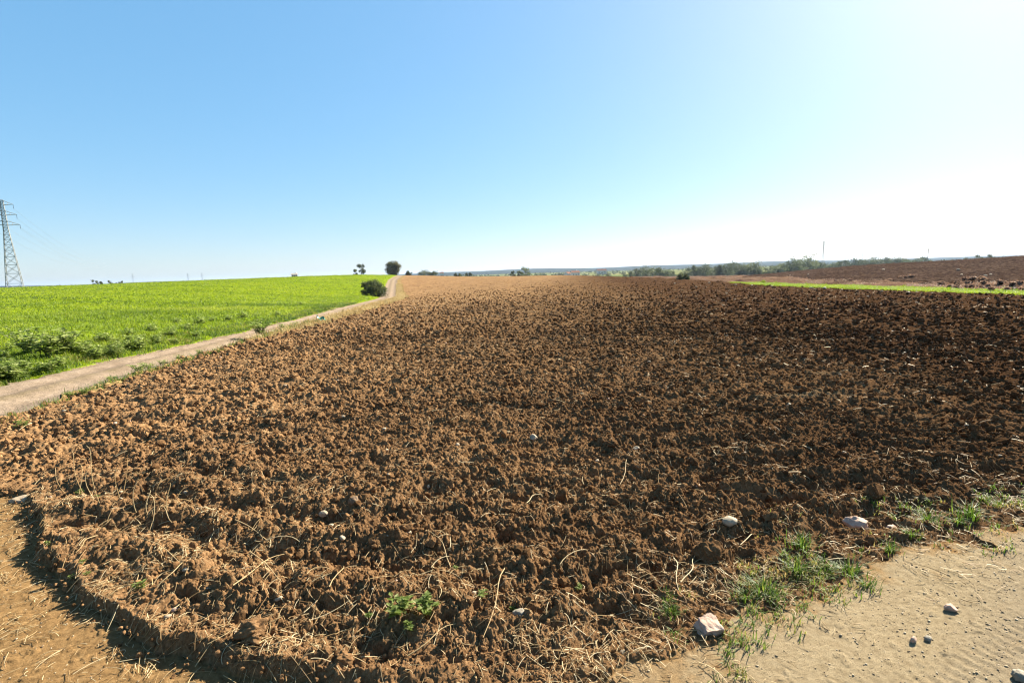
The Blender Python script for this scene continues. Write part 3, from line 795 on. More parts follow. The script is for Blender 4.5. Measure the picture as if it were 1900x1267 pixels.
for u, dep, v, k in ROWS:
    x, y = at_far(u, dep); top = EYE + (506 - (u - 950)*.0316 - v)/F_PX*dep
    row_tree(u, dep, k, (top - gz(x, y) + .1)/PROTO_H[k]*1.06, None)
    row_tree(u + 6, dep + 22, (k + 2) % 4, max(.5, (top - gz(x, y) - .6)/PROTO_H[(k + 2) % 4]*.92), None)
for u, dep, s, k, lab in ((1128, 300, .85, 1, 'dark solitary tree at the left start of the tree row'), (1050, 320, .62, 2, 'light tree beside the far pink farmhouse'), (1035, 330, .6, 2, 'light tree left of the far pink farmhouse'), (1075, 310, .66, 0, 'broad pale green tree in front of the far houses'), (1090, 305, .66, 2, 'second broad pale tree in front of the far houses'), (1108, 330, .6, 0, 'small tree between pale trees and dark solitary tree')):
    row_tree(u, dep, k, s, None, lab, None)
for u, dep, s, lab in ((1794, 118, .30, 'dark bush on the skyline of the ploughed hillside'), (1816, 116, .36, 'taller dark bush on the skyline of the hillside'), (1838, 114, .34, 'wide dark bush near the hillside skyline top'), (1720, 150, .42, 'bush at the foot of the leaning utility pole')):
    x, y = at_far(u, dep); r = row_tree(u, dep, 1, s, None, lab, None); r.name = 'bush'; r['category'] = 'bush'; r.location.z = gz(x, y) - .3

# far scattered bushes of the valley (beyond counting)
x, y = sample_ring(1500, 340, 1500, -20, 50, g); m = (perlin(x*.006, y*.006, 72) > .05); x, y = keep(x, y, m)
cent = np.stack([x, y, full_height(x, y) + 1.6], 1)
v, f, t = leaf_cloud(cent, 2.0 + 2.0*g.random(len(x)), 26000, 1.3, g, .8)
tag(link('distant_woodland', mesh_np('distant_woodland', v, f, False, {'tint': t}), M['leaf_mid']), 'hazy distant trees and hedges dotted over the valley', 'woodland', kind='stuff')

# ------------------------------------------------------------------ roadside weeds
def weed_mesh(h, w, stems, per, leaf, g, droop=.5):
    paths, rads, LV = [], [], []
    k = 5; t = np.linspace(0, 1, k)
    P, D = [], []
    for i in range(stems):
        a = g.random()*6.283; L = w*.5*g.uniform(.2, 1); hh = h*g.uniform(.55, 1)
        p = np.stack([math.cos(a)*L*t**1.5, math.sin(a)*L*t**1.5, hh*t], 1) + np.array([g.normal()*.12*w, g.normal()*.12*w, 0])
        paths.append(p); rads.append(h*.012*(1.2 - .8*t))
        for _ in range(per):
            q = g.uniform(.25, 1); j = q*(k - 1); j0 = min(int(j), k - 2)
            P.append(p[j0] + (p[j0 + 1] - p[j0])*(j - j0)); D.append(g.random()*6.283)
    sv, sf = tubes(np.array(paths), np.array(rads), 4)
    P, D = np.array(P), np.array(D); n = len(P); s = leaf*(.5 + g.random(n))
    dv = np.stack([np.cos(D), np.sin(D), np.zeros(n)], 1); sd = np.stack([-np.sin(D), np.cos(D), np.zeros(n)], 1)
    up = np.array([0, 0, 1.]); rise = .1 + .7*g.random(n); wd = .20 + .14*g.random(n)
    m1 = P + dv*(s*.45)[:, None] + up*(s*rise*.5)[:, None]; tip = P + dv*s[:, None] + up*(s*(rise*.75 - droop*.4))[:, None]
    ws = sd*(s*wd)[:, None]
    lv = np.stack([P, m1 - ws, m1 + up*(-.08*s)[:, None], m1 + ws, tip], 1).reshape(-1, 3)
    lf = (np.array([[0, 1, 2], [0, 2, 3], [1, 4, 2], [2, 4, 3]])[None] + (np.arange(n)*5)[:, None, None]).reshape(-1, 3)
    tt = np.repeat(np.clip(g.random(n)*.8 + .2*g.random(n), 0, 1), 5)
    return mesh_np('leaves', lv, lf, False, {'tint': tt}), mesh_np('stem', sv, sf, True)
def weed(meshes, loc, rz, s, label, group=None, cat='weed', name='weed'):
    r = empty(name, loc, rz); r.scale = (s, s, s); tag(r, label, cat, group)
    link('leaves', meshes[0], M['weed'], r); o = link('stems', meshes[1], M['weed'], r); return r
g = np.random.default_rng(11)
WP = [weed_mesh(.62, .85, 16, 15, .15, g), weed_mesh(.45, .75, 14, 13, .13, g), weed_mesh(.32, .6, 12, 11, .10, g)]
for k, (u, v, s, pk, lab) in enumerate(((58, 668, 1.12, 0, 'tallest dark leafy weed clump beside the dirt road'), (92, 676, 1.0, 0, 'leafy weed clump right of the tallest roadside weed'), (125, 670, .95, 0, 'broad dark weed clump in the roadside weed patch'), (30, 700, .9, 1, 'pale weed clump at the frame edge of the roadside'))):
    weed(WP[pk], P3(u, v), k*1.3, s, lab)
weed(weed_mesh(.62, .62, 15, 14, .11, g), P3(486, 624), .4, 1.0, 'knee high leafy shrub between dirt road and ploughed soil', None, 'shrub', 'shrub')
WG, WL = 'weed clumps lining the green field side of the road', 'green leafy weed clump lining the crop side of the dirt road'
for k, (u, v, s, pk) in enumerate(((10, 690, .8, 1), (45, 690, .7, 1), (75, 690, .6, 2), (110, 684, .7, 1), (148, 668, .8, 1), (165, 664, .75, 1), (182, 668, .6, 2), (200, 652, .85, 1), (222, 652, .6, 2), (240, 642, .75, 1), (258, 645, .6, 2), (284, 634, .95, 1), (292, 642, .7, 2), (318, 632, .7, 2), (345, 622, .6, 2), (372, 612, 1.0, 1), (395, 606, .8, 2), (425, 602, .8, 1), (452, 598, 1.0, 1), (478, 592, .9, 2), (330, 606, .9, 1), (515, 590, .8, 1), (190, 640, .8, 2), (130, 648, .9, 1), (20, 662, .8, 1), (5, 675, .9, 1), (560, 573, 1.0, 2), (600, 565, 1.1, 2))):
    weed(WP[pk], P3(u, v), k*2.1, s*.78, WL, WG)
for k in range(34):
    yy_ = 8.3 + 8*g.random()**1.3; xx_ = float(road_l(yy_)) - .25 - 1.3*g.random()**1.5
    weed(WP[(k % 3 > 0) + 1], (xx_, yy_, gz(xx_, yy_)), k*1.37, .45 + .4*g.random(), WL, WG)
RG, RL = 'small weeds on the soil side of the dirt road', 'small green weed between the dirt road and the clods'
for k, (u, v, s) in enumerate(((255, 688, .62), (275, 684, .45), (210, 706, .35), (300, 672, .4), (330, 664, .4), (372, 653, .38), (130, 738, .3), (155, 735, .35), (45, 805, .3), (525, 612, .6), (545, 604, .7))):
    weed(WP[2], P3(u, v), k*1.9, s, RL, RG)
# weeds in the foreground soil
FP = [weed_mesh(.13, .16, 9, 9, .045, g), weed_mesh(.10, .14, 8, 8, .035, g)]
for k, (u, v, s, pk, lab) in enumerate(((745, 1175, 1.25, 0, 'largest green weed rooted in the near ploughed soil'), (790, 1168, 1.15, 0, 'bushy green weed right of the largest near weed'), (762, 1200, .8, 1, 'round leaved weed below the largest near weed'), (688, 1170, .55, 1, 'tiny bright green weed left of the largest near weed'),
        (895, 1130, .9, 1, 'yellowish spreading weed near the bottom centre clods'), (845, 1068, .5, 1, 'tiny green sprig above the yellowish spreading weed'), (780, 1005, .4, 1, 'lone green seedling among the middle clods'), (1075, 1088, .7, 1, 'olive grassy weed near an orange brown pebble'), (955, 1150, .6, 1, 'green shoot beside the grey green flat stone'),
        (140, 1080, .7, 1, 'green weed on the bank corner lip'), (155, 1062, .6, 1, 'second green weed on the bank corner lip'), (90, 1030, .6, 1, 'small weed near the upper bank corner'), (262, 1118, .9, 1, 'green weed on the straw above the bank shadow'), (150, 930, .9, 1, 'yellow green weed among the upright dry stalks'), (185, 935, .8, 1, 'green sprig right of the upright dry stalks'), (165, 1085, .5, 1, 'small weed hanging over the bank edge'))):
    weed(FP[pk], P3(u, v), k*1.1, s*.62, lab, cat='weed')

# larger grass clumps at the near edge
def clump_mesh(n, h, spread, g, w=.0045):
    a = g.random(n)*6.283; d = np.abs(g.normal(size=n))*spread
    p = np.stack([np.cos(a)*d, np.sin(a)*d, np.full(n, -.01)], 1)
    v, f, t = blades(p, h*(.4 + .6*g.random(n)), w*(.7 + .6*g.random(n)), .25 + .7*g.random(n), a + g.normal(size=n)*.6, np.clip(.28 + .22*g.normal(size=n), 0, 1))
    return mesh_np('grass_clump', v, f, False, {'tint': t})
GC = [clump_mesh(110, .13, .035, g), clump_mesh(80, .10, .03, g)]
for k, (u, v, s, pk, lab) in enumerate(((1487, 1020, 1.1, 0, 'upright bright grass clump above the main edge grass'), (1415, 1100, 1.2, 0, 'dense dark green grass clump near the pink block stone'), (1385, 1110, 1.0, 1, 'grass clump left of the dense dark green clump'), (1480, 1062, 1.1, 0, 'grass clump below the upright bright clump'),
        (1530, 1065, 1.0, 1, 'grass clump in the middle of the edge grass'), (1575, 1062, 1.1, 0, 'spreading grass clump near the sandy track'), (1610, 1085, .9, 1, 'low grass clump touching the sandy track'), (1235, 1120, .9, 1, 'yellow green grass clump left of the pink block stone'), (1245, 1140, .8, 1, 'small grass clump just above the pink block stone'),
        (1720, 975, 1.0, 0, 'bright grass clump right of the small pink stone'), (1775, 975, 1.0, 1, 'grass clump between the far edge grass patches'), (1800, 965, 1.2, 0, 'tall grass clump near the upper track corner'), (1855, 938, .9, 1, 'last green clump before the frame edge'), (1690, 1000, .9, 1, 'mixed green clump below the small pink stone'), (1650, 1022, .9, 1, 'thin grass clump below the pale wedge stone'))):
    x, y, z = P3(u, v); o = link('grass_clump', GC[pk], M['grass'], None, (x, y, z)); o.rotation_euler = (0, 0, k*1.7); o.scale = (s, s, s); tag(o, lab, 'grass clump')

# upright dry stalks at the near corner of the field
def stalk(name, u, v, top, L, g, label, group, w=.0023):
    x, y, z = P3(u, v); k = 7; t = np.linspace(0, 1, k)
    # the stalk leans towards a photograph pixel to its side
    dx = (top - u)/950*math.hypot(x, y)
    path = np.stack([dx*t**1.4, -.02*t + .03*np.sin(t*5 + u), L*np.sin(t*1.45)/1.0 - .02], 1)
    v_, f_ = tubes(path[None], (w*(1.25 - .6*t))[None], 5)
    o = link(name, mesh_np(name, v_, f_, True, {'tint': np.full(len(v_), .35 + .5*g.random())}), M['straw'], None, (x, y, z)); tag(o, label, 'dry stalk', group)
SG, SL = 'upright dry stalks at the field corner', 'pale dry stalk standing upright from the soil at the field corner'
for u, v, top, px in ((128, 940, 116, 52), (192, 962, 182, 90), (160, 940, 150, 70), (222, 955, 243, 72), (232, 950, 258, 78), (254, 970, 276, 70), (288, 980, 290, 62), (280, 968, 285, 40), (318, 970, 324, 48), (330, 985, 305, 34), (150, 935, 165, 60), (172, 945, 178, 55)):
    x, y = ground_at(u, v); stalk('dry_stalk', u, v, top, px/950*math.hypot(x, y)*1.02, g, SL, SG)
BG, BL = 'thick dry stalks lying on the near clods', 'thick pale dry stalk lying on the near clods'
for u0, v0, u1, v1 in ((440, 1140, 530, 1050), (620, 1135, 645, 1085), (575, 1110, 620, 1090), (940, 1085, 900, 1215), (760, 1240, 850, 1190), (255, 1035, 340, 1072), (300, 1120, 345, 1085), (975, 945, 1005, 920), (1040, 1065, 1090, 1040), (1375, 1015, 1405, 992), (1310, 987, 1350, 982), (440, 995, 505, 1030), (500, 1028, 560, 1025), (840, 1060, 800, 1020), (185, 1020, 140, 1050), (1250, 1040, 1262, 1110), (1268, 1100, 1290, 1050), (1150, 900, 1170, 860), (470, 1075, 530, 1130), (590, 1240, 560, 1262)):
    xa, ya = ground_at(u0, v0); xb, yb = ground_at(u1, v1); k = 7; t = np.linspace(0, 1, k)
    px = xa + (xb - xa)*t + .012*np.sin(t*6 + u0); py = ya + (yb - ya)*t + .012*np.cos(t*5 + v0)
    zz = full_height(px, py); line = zz[0] + (zz[-1] - zz[0])*t; pz = line + max(0, (zz - line).max()) + .008 + .02*np.sin(t*math.pi)
    path = np.stack([px - px[0], py - py[0], pz - pz[0]], 1)
    v_, f_ = tubes(path[None], (.0025*(1.2 - .6*t))[None], 5)
    o = link('dry_stalk', mesh_np('dry_stalk', v_, f_, True, {'tint': np.full(len(v_), .4 + .5*g.random())}), M['straw'], None, (px[0], py[0], pz[0])); tag(o, BL, 'dry stalk', BG)

# ------------------------------------------------------------------ individual stones
def stone(u, v, wpx, asp, mt, label, seed, cuts=7, rz=0., group=None, name='stone', sub=4, hgt=.7, rough=.06, sink=.26, lo=.55):
    g2 = np.random.default_rng(seed); x, y = ground_at(u, v); z = gz(x, y)
    d = math.sqrt(x*x + y*y + EYE**2); w = wpx/950*d*.5
    vv, ff = rock_shape(sub, g2, cuts, rough, lo); w *= .86; vv = vv/np.abs(vv).max(0)*np.array([w, w*asp, w*hgt])
    o = link(name, mesh_np(name, vv, ff, True), M[mt], None, (x, y, z + w*hgt*(1 - 2*sink))); o.rotation_euler = (0, 0, rz)
    return tag(o, label, 'stone' if name != 'clod' else 'clod', group)
# the pink block: a chipped, flat-topped wedge
g2 = np.random.default_rng(3); x, y = ground_at(1318, 1178); z = gz(x, y)
v, f = ico(5); v = v.copy()
for n_, d_ in (((0, -.35, .94), .50), ((0, -.93, -.30), .62), ((.95, -.1, .25), .78), ((-.86, -.25, .42), .74), ((0, 1, .2), .62), ((-.3, .9, .3), .6), ((0, 0, -1), .5), ((.6, .75, .2), .75)):
    n_ = np.array(n_, float); n_ /= np.linalg.norm(n_); v = v - np.outer(np.maximum(v @ n_ - d_, 0), n_)
for fr, am in ((2.5, .05), (7, .02), (16, .010)): v = v*(1 + am*perlin(v[:, 0]*fr + v[:, 2]*fr, v[:, 1]*fr - v[:, 2]*fr*.7, 2)[:, None]*2)
o = link('stone', mesh_np('stone', v*np.array([.066, .068, .060]), f, True), M['rock_pink'], None, (x, y + .02, z + .014)); o.rotation_euler = (0, 0, .15); tag(o, 'pink flat topped block stone at the edge of the sandy track', 'stone')
stone(1354, 984, 30, .8, 'rock_white', 'smooth rounded cream pebble resting on the near clods', 31, 2, .3, rough=.03, hgt=.62, lo=.8)
stone(1590, 968, 42, .6, 'rock_pink', 'pale wedge shaped stone above the right edge grass', 32, 8, -.5, hgt=.55)
stone(1656, 974, 24, .7, 'rock_pink', 'small pinkish stone right of the pale wedge stone', 33, 6, .4)
stone(45, 930, 36, .45, 'rock_pale', 'flat pale slab stone on the upper corner of the bank', 34, 8, .5, hgt=.35)
stone(988, 822, 22, .8, 'rock_pale', 'beige stone half buried among the middle clods', 35, 7, .2)
stone(1180, 834, 17, .6, 'rock_white', 'whitish oval stone right of a big dark clod', 36, 4, .1, hgt=.5)
stone(1160, 1100, 24, .6, 'rock_pale', 'orange cream pebble near the bottom straw clump', 37, 4, .2, hgt=.5)
stone(966, 1162, 30, .7, 'rock_grey', 'grey green flat stone in the near soil', 38, 6, .3, hgt=.4)
stone(1464, 762, 13, .7, 'rock_white', 'bright white stone far out on the dark soil', 39, 3, .3)
stone(1764, 1132, 20, .7, 'rock_pink', 'brownish stone sitting alone on the sandy track', 40, 6, .1)
stone(1722, 1187, 13, .8, 'rock_grey', 'small dark stone on the track below the brownish one', 41, 6, .1)
stone(1694, 1190, 14, .6, 'rock_pink', 'small pale stone beside the small dark track stone', 42, 4, .6)
stone(1893, 1262, 26, .8, 'rock_grey', 'grey stone at the gravelly corner of the track', 43, 7, .6)
stone(1363, 1056, 12, .8, 'rock_white', 'tiny cream stone under the dark hollow clod', 44, 3, .1)
stone(1395, 944, 18, .7, 'rock_pale', 'light stone between two big right side clods', 45, 5, .1)
stone(616, 830 + 166, 14, .7, 'rock_white', 'tiny white chip among the left middle clods', 46, 4, .1)
stone(758, 1003, 15, .7, 'rock_pale', 'pale yellow chip left of the lone seedling', 47, 4, .4)
stone(1155, 1210, 13, .7, 'rock_white', 'cream chip in the straw near the track end', 48, 3, .4)
stone(602, 972, 18, .7, 'rock_pale', 'tan stone right of centre left clods', 49, 4, .3)
stone(660, 965, 24, .8, 'rock_brown', 'rounded tan brown lump in the left middle soil', 50, 4, .3)
for u, v, w, lab in ((1137, 836, 44, 'big dark clod standing out in the middle soil'), (1312, 1035, 86, 'biggest dark clod above the pink block stone'), (1340, 938, 40, 'brown peaked clod above the cream pebble'), (1620, 925, 60, 'long dark clod on the right side soil'), (1500, 925, 56, 'flat dark clod left of the long dark clod'), (1500, 888, 40, 'brown topped clod above the flat dark clod'), (1430, 975, 44, 'round dark clod left of the pale wedge stone'), (1385, 970, 46, 'dark clod behind the cream pebble'), (1020, 1105, 60, 'broad dark clod at the bottom middle'), (1060, 1150, 70, 'crumbly clod right of the grey green stone'), (800, 1035, 44, 'dark hollow clod in the near middle soil'), (470, 1205, 90, 'crumbly clod above the deep bank shadow'), (1670, 1005, 36, 'dark round clod under the small pink stone'), (1600, 1010, 34, 'dark clod left of the thin grass clump'), (375, 1150, 60, 'large tan clod above the bank edge'), (645, 1245, 70, 'wide clod at the bottom frame edge')):
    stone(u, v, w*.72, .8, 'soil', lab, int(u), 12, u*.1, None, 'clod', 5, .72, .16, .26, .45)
# small pale stones
PG, PL = 'small pale stones lying loose on the ploughed soil', 'small pale stone lying loose on the ploughed soil'
ps = [rock_shape(2, g, 5, .05, .6) for _ in range(6)]; pm = []
for k, (v, f) in enumerate(ps):
    me = mesh_np('pale_stone', v, f, True); me.materials.append(M[('rock_white', 'rock_pale', 'rock_pink')[k % 3]]); pm.append(me)
x, y = sample_ring(295, 2.2, 60, -44, 48, g); r = 2.3*np.exp(g.random(295)*3.1); a = np.arctan2(x, y); x, y = r*np.sin(a), r*np.cos(a)
m = (classify(x, y) == 0) & (s_bank(x, y) > .1); x, y = keep(x, y, m); z = full_height(x, y)
for i in range(len(x)):
    rr = math.hypot(x[i], y[i]); s = (.005 + .009*g.random()**2)*(1 + rr*.085)
    o = bpy.data.objects.new('pale_stone', pm[i % 6]); C.objects.link(o); o.location = (x[i], y[i], z[i] + s*.5); o.scale = (s*1.3, s, s*.75); o.rotation_euler = (g.normal()*.3, g.normal()*.3, g.random()*6.28)
    tag(o, PL, 'stone', PG)
# pale boulders by the scrub and hillside
WGp, WLb = 'pale boulders strewn by the grass strip and hillside', 'pale boulder at the edge of the far grass strip or hillside'
for k, (u, v, w) in enumerate(((1828, 514, 5), (1838, 511, 4), (1784, 512, 4), (1797, 518, 4), (1778, 503, 4), (1818, 506, 3), (1639, 501, 5), (1530, 537, 7), (1505, 535, 5), (1636, 541, 4), (1686, 543, 6), (1700, 543, 4), (1610, 551, 4), (1448, 531, 4), (1432, 531, 4), (1395, 531, 4), (1365, 530, 4), (1316, 525, 4), (1292, 533, 4), (1252, 527, 4), (1466, 512, 3), (1499, 511, 3), (1730, 544, 4), (1562, 538, 4))):
    stone(u, v, w*1.3, .7, 'rock_white', WLb, 60 + k, 5, k*.7, WGp, 'boulder', 2, .5, .05, .05)
# dark scrub mounds
for k, (u, v, w, h, lab) in enumerate(((1690, 517, 1.5, .8, 'dark brown dead bush on the lower hillside'), (1652, 524, 1.0, .35, 'small dark brush mound left of the dead bush'), (1815, 527, 1.6, .75, 'tall reddish brush mound behind the grass strip'), (1770, 530, 1.8, .5, 'wide reddish brush heap left of the tall mound'), (1800, 536, 2.0, .4, 'low grey brush heap by the grass strip'), (1860, 533, 2.0, .5, 'brush mound near the frame edge of the scrub'), (1890, 540, 1.6, .4, 'greyish brush mound at the grass strip end'), (1720, 527, 1.6, .35, 'flat brown brush mound between dead bush and tall mound'), (1568, 524, 1.6, .3, 'pinkish brush mound over the left grass strip'))):
    x, y = ground_at(u, v); z = gz(x, y); kk = 9
    h *= .36; w *= .85
    cent = np.stack([g.normal(size=kk)*w*.28, g.normal(size=kk)*w*.2, np.abs(g.random(kk))*h*.7 + .05], 1)
    lv, lf, lt = leaf_cloud(cent, np.full(kk, .28*h + .1), 900, .12, g, .8); lv[:, 2] = np.maximum(lv[:, 2], -.05)
    o = link('brush_mound', mesh_np('brush_mound', lv, lf, False, {'tint': lt}), M['brush'], None, (x, y, z)); tag(o, lab, 'brush mound')
# green bushes at the far corner of the ploughed field
for u, v, lab in ((1264, 519, 'bright green low bush at the far field corner'), (1274, 519, 'second bright green bush at the far field corner')):
    x, y = ground_at(u, v); plant_tree('bush', tree_meshes(.75, 1.7, 700, .16, g, .03, 9), M['leaf_pale'], (x, y, gz(x, y)), u, lab, 'bush')

# teal plastic scrap
x, y, z = P3(597, 599)
bm = bmesh.new(); vs = []
for i in range(7):
    for j in range(5):
        a, b = i/6 - .5, j/4 - .5
        vs.append(bm.verts.new((a*.34, b*.2 + .04*math.sin(a*7), .10 + .05*math.sin(a*9 + b*5) + .05*math.cos(b*8) - a*.12)))
for i in range(6):
    for j in range(4): bm.faces.new((vs[i*5 + j], vs[(i + 1)*5 + j], vs[(i + 1)*5 + j + 1], vs[i*5 + j + 1]))
bmesh.ops.solidify(bm, geom=bm.faces[:], thickness=.004); me = bpy.data.meshes.new('plastic_scrap'); bm.to_mesh(me); bm.free()
tag(link('plastic_scrap', me, M['teal'], None, (x, y, z + .05)), 'crumpled teal plastic scrap lying in the dry roadside grass', 'litter')

# ------------------------------------------------------------------ lattice pylons
def bars(segs, w):
    """square steel members between point pairs"""
    p = np.array(segs, float); path = np.stack([p[:, 0], (p[:, 0] + p[:, 1])/2, p[:, 1]], 1)
    return tubes(path, np.full((len(p), 3), w), 4)
def pylon_parts(H, base, waist, top, w):
    hw = lambda z: (base + (waist - base)*min(z/(.68*H), 1))/2 if z < .68*H else (waist + (top - waist)*(z - .68*H)/(.32*H))/2
    out = {'leg': [], 'bracing': None, 'crossarm': [], 'insulator': []}
    corners = [(-1, -1), (1, -1), (1, 1), (-1, 1)]; lv = [0]; z = 0
    while z < H*.99:
        z += max(hw(z)*1.7, H*.028); lv.append(min(z, H))
    pt = lambda c, z: (c[0]*hw(z), c[1]*hw(z), z)
    for c in corners: out['leg'].append(bars([(pt(c, a), pt(c, b)) for a, b in zip(lv, lv[1:])], w))
    br = []
    for a, b in zip(lv, lv[1:]):
        for c, d in zip(corners, corners[1:] + corners[:1]):
            br += [(pt(c, a), pt(d, b)), (pt(d, a), pt(c, b)), (pt(c, b), pt(d, b))]
    out['bracing'] = bars(br, w*.48)
    for z, L in ((.74*H, .115*H), (.845*H, .10*H), (.95*H, .085*H)):
        b = []
        for sx in (-1, 1):
            tip = (sx*L, 0, z + .01*H)
            for sy in (-1, 1): b += [((sx*hw(z), sy*hw(z), z), tip), ((sx*hw(z), sy*hw(z), z + .045*H), tip)]
            b += [((sx*L*.5, -hw(z)*.5, z + .003*H), (sx*L*.5, hw(z)*.5, z + .025*H))]
            iz = np.array([[sx*L, 0, z + .01*H - q] for q in np.linspace(0, .045*H, 9)])
            out['insulator'].append(tubes(iz[None], (w*.9*np.array([.4, 1, .5, 1, .5, 1, .5, 1, .3]))[None], 6))
        out['crossarm'].append(bars(b, w*.7))
    return out
def build_pylon(loc, rz, H, base, label, w, group=None, waist=None, small=False):
    r = empty('pylon', loc, rz); tag(r, label, 'pylon', group)
    pp = pylon_parts(H, base, waist or base*.28, base*.16, w)
    for v, f in pp['leg']: link('leg', mesh_np('leg', v, f), M['steel'], r)
    link('bracing', mesh_np('bracing', *pp['bracing']), M['steel'], r)
    for v, f in pp['crossarm']: link('crossarm', mesh_np('crossarm', v, f), M['steel'], r)
    for v, f in pp['insulator']: link('insulator', mesh_np('insulator', v, f), M['glass'], r)
    return r
px, py = at_far(28.5, 173)
big_p = build_pylon((px, py, -.6), R(38), 31, 4.5, 'tall grey lattice pylon rising behind the green field', .09)
far_spec = [(1527, 620, 31, 'largest hazy lattice pylon above the tree row'), (1600, 1150, 26, 'faint small pylon between the largest hazy pylon and leaning pole'), (1463, 1000, 24, 'thin hazy pylon just left of the tree row peak'), (1412, 1500, 26, 'very faint pylon above the middle tree row'), (1310, 1250, 24, 'faint pylon over the left part of the tree row'), (1573, 1700, 24, 'faintest pylon in the whitest part of the sky'), (1862, 900, 22, 'faint pylon above the ploughed hillside'),
            (248, 1300, 30, 'faint pylon above the right end of the dark skyline trees'), (350, 1500, 30, 'faint pylon above the middle green skyline'), (376, 1550, 30, 'second faint pylon above the middle green skyline')]
fp = None
for u, dep, H, lab in far_spec:
    x, y = at_far(u, dep); loc = (x, y, float(macro(x, y)) - .5)
    if fp is None: fp = build_pylon(loc, R(30), H, 3.4, lab, .09); H0 = H
    else:
        q = copy_tree(fp); q.location = loc; q.rotation_euler = (0, 0, u*.37); s = H*1.12/H0; q.scale = (s, s, s); q['label'] = lab
# power lines from the tall pylon towards the next one
q = at_far(248, 1300); A = np.array([px, py]); B = np.array(q)
segs = []
ca, sa = math.cos(R(38)), math.sin(R(38))
for zf, L in ((.74, .115), (.845, .10), (.95, .085)):
    for sx in (-1, 1):
        t = np.linspace(0, 1, 40); o_ = np.array([ca, sa])*sx*L*31
        z0 = -.6 + 31*(zf - .035); path = np.stack([px + o_[0] + (B[0] - A[0])*t*.3, py + o_[1] + (B[1] - A[1])*t*.3, z0 - 26*(t - t*t)*1.0], 1)
        me_v, me_f = tubes(path[None], np.full((1, 40), .03), 4)
        tag(link('power_line', mesh_np('power_line', me_v, me_f), M['steel']), 'thin sagging wire strung from the tall lattice pylon', 'power line', 'power lines of the tall lattice pylon')

# leaning utility pole
x, y = at_far(1720, 150); r = empty('utility_pole', (x, y, gz(x, y) - .3)); tag(r, 'slim slightly leaning utility pole at the hillside skyline', 'utility pole')
t = np.linspace(0, 1, 6); v, f = tubes(np.stack([.25*t, 0*t, 7.2*t], 1)[None], (.11 - .04*t)[None], 8); link('pole', mesh_np('pole', v, f), M['concrete'], r)
v, f = bars([((.24 - .55, 0, 6.9), (.24 + .55, 0, 6.95))], .06); link('crossarm', mesh_np('crossarm', v, f), M['steel'], r)
for sx in (-.5, 0, .5):
    v, f = tubes(np.array([[[.24 + sx, 0, 6.95 + .06*q] for q in range(5)]]), np.array([[.03, .06, .03, .06, .02]]), 6); link('insulator', mesh_np('insulator', v, f), M['glass'], r)

# ------------------------------------------------------------------ far houses
def house(u, dep, L, Wd, H, label, wall='white', roof='tile', dz=0., rz=.4):
    x, y = at_far(u, dep); r = empty('farmhouse', (x, y, float(macro(x, y)) + dz), rz); tag(r, label, 'farmhouse')
    bm = bmesh.new()
    for s in ((-1, -1), (1, -1), (1, 1), (-1, 1)):
        for zz in (-1.5, H): bm.verts.new((s[0]*L/2, s[1]*Wd/2, zz))
    v = list(bm.verts); rg = [bm.verts.new((s*L/2, 0, H + Wd*.28)) for s in (-1, 1)]
    for i in range(4): a, b = 2*i, (2*i + 2) % 8; bm.faces.new((v[a], v[b], v[b + 1], v[a + 1]))
    bm.faces.new((v[1], rg[0], v[7])); bm.faces.new((v[3], v[5], rg[1])); me = bpy.data.meshes.new('wall'); bm.to_mesh(me); bm.free(); link('wall', me, M[wall], r)
    bm = bmesh.new(); e = .35
    for sy in (-1, 1):
        q = [bm.verts.new(c) for c in ((-L/2 - e, sy*(Wd/2 + e), H - .15), (L/2 + e, sy*(Wd/2 + e), H - .15), (L/2 + e, 0, H + Wd*.28 + .06), (-L/2 - e, 0, H + Wd*.28 + .06))]; bm.faces.new(q)
    bmesh.ops.solidify(bm, geom=bm.faces[:], thickness=.12); me = bpy.data.meshes.new('roof'); bm.to_mesh(me); bm.free(); rf = link('roof', me, M[roof], r)
    v_, f_ = bars([((L*.3, .3, H + .3), (L*.3, .3, H + Wd*.28 + .9))], .35); link('chimney', mesh_np('chimney', v_, f_, False), M[wall], rf)
    for i in range(3):
        xx = (-.32 + .32*i)*L; bm = bmesh.new(); bmesh.ops.create_cube(bm, size=1); bmesh.ops.scale(bm, vec=(.9, .08, 1.1 if i != 1 else 2.0), verts=bm.verts)
        nm = 'window' if i != 1 else 'door'; me = bpy.data.meshes.new(nm); bm.to_mesh(me); bm.free(); link(nm, me, M['glass'], r, (xx, -Wd/2 - .03, 1.6 if i != 1 else 1.05))
    return r
house(547, 420, 4.5, 3.5, 2.8, 'tiny white farmhouse on the skyline of the green field', dz=6.3, roof='white')
house(1066, 520, 9, 6, 3.6, 'far pink roofed farmhouse behind the ploughed crest', dz=1.5)
house(1053, 500, 6, 5, 3.0, 'low tiled farm building left of the pink roofed farmhouse', dz=1.5, rz=.9)
house(820, 640, 4, 4, 5.0, 'small tall white farm building on the far valley slope', dz=2.0, rz=.2)
house(1116, 700, 12, 7, 4.0, 'long pale farm building right of the pink roofed farmhouse', dz=2, rz=.1)

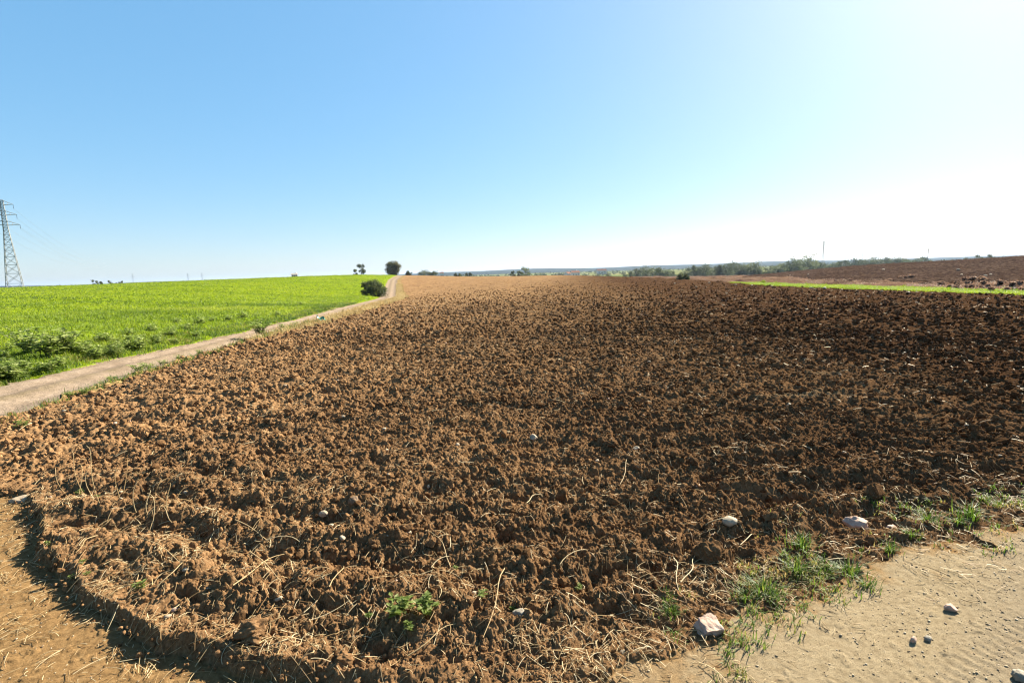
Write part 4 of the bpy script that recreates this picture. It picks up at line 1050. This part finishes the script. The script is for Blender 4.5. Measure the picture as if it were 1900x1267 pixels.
# ------------------------------------------------------------------ air
HAZE_DENSITY = 0.00009
bm = bmesh.new(); bmesh.ops.create_cube(bm, size=1); bmesh.ops.scale(bm, vec=(12800, 12800, 1), verts=bm.verts)
for q in bm.verts: q.co.z = -12 if q.co.z < 0 else 46
me = bpy.data.meshes.new('haze'); bm.to_mesh(me); bm.free()
m = bpy.data.materials.new('haze_air'); m.use_nodes = True; nt = m.node_tree; nt.nodes.clear()
out = nt.nodes.new('ShaderNodeOutputMaterial'); pv = nt.nodes.new('ShaderNodeVolumePrincipled')
pv.inputs['Color'].default_value = (.45, .60, .85, 1); pv.inputs['Density'].default_value = HAZE_DENSITY; pv.inputs['Anisotropy'].default_value = .3
nt.links.new(pv.outputs[0], out.inputs['Volume'])
hz = link('haze', me, m); hz['kind'] = 'stuff'; hz['label'] = 'thin pale haze over the whole plain'; hz['category'] = 'haze'

# ------------------------------------------------------------------ sky and sun
w = bpy.data.worlds.new('World'); sc.world = w; w.use_nodes = True; nt = w.node_tree
bg = nt.nodes['Background']; sky = nt.nodes.new('ShaderNodeTexSky'); sky.sky_type = 'NISHITA'; sky.sun_disc = False
sky.sun_elevation = SUN_EL; sky.sun_rotation = SUN_AZ; sky.altitude = 50; sky.air_density = 1.0; sky.dust_density = .85; sky.ozone_density = 8.0
hs = nt.nodes.new('ShaderNodeHueSaturation'); hs.inputs['Hue'].default_value = .495; hs.inputs['Saturation'].default_value = 1.62; hs.inputs['Value'].default_value = 1.38
gm = nt.nodes.new('ShaderNodeGamma'); gm.inputs[1].default_value = .41
nt.links.new(sky.outputs[0], gm.inputs[0]); nt.links.new(gm.outputs[0], hs.inputs['Color']); nt.links.new(hs.outputs[0], bg.inputs['Color']); bg.inputs['Strength'].default_value = .074
sl = bpy.data.lights.new('sun', 'SUN'); sl.energy = 5.0; sl.angle = R(.55); sl.color = (1.0, .90, .72)
so = bpy.data.objects.new('sun', sl); C.objects.link(so)
sd = Vector((math.sin(SUN_AZ)*math.cos(SUN_EL), math.cos(SUN_AZ)*math.cos(SUN_EL), math.sin(SUN_EL)))
so.rotation_euler = sd.to_track_quat('Z', 'Y').to_euler(); so.location = (30, 30, 60)

cam = bpy.data.cameras.new('camera'); cam.sensor_width = 36; cam.lens = 36*F_PX/1900; cam.clip_start = .05; cam.clip_end = 20000
co = bpy.data.objects.new('camera', cam); C.objects.link(co)
co.matrix_world = Matrix.Translation((0, 0, EYE)) @ Matrix.Rotation(math.pi/2 - PITCH, 4, 'X') @ Matrix.Rotation(-ROLL, 4, 'Z')
sc.camera = co
sc.view_settings.view_transform = 'Standard'; sc.view_settings.look = 'None'; sc.view_settings.exposure = 2.3; sc.view_settings.gamma = 1
sc.cycles.use_denoising = True; sc.cycles.denoiser = 'OPENIMAGEDENOISE'; sc.cycles.denoising_input_passes = 'RGB_ALBEDO_NORMAL'; sc.cycles.denoising_prefilter = 'ACCURATE'
sc.cycles.max_bounces = 6; sc.cycles.diffuse_bounces = 3; sc.cycles.volume_bounces = 0
sc.render.filter_size = 1.3 if hasattr(sc.render, 'filter_size') else 1.5
sc.cycles.filter_width = 1.2
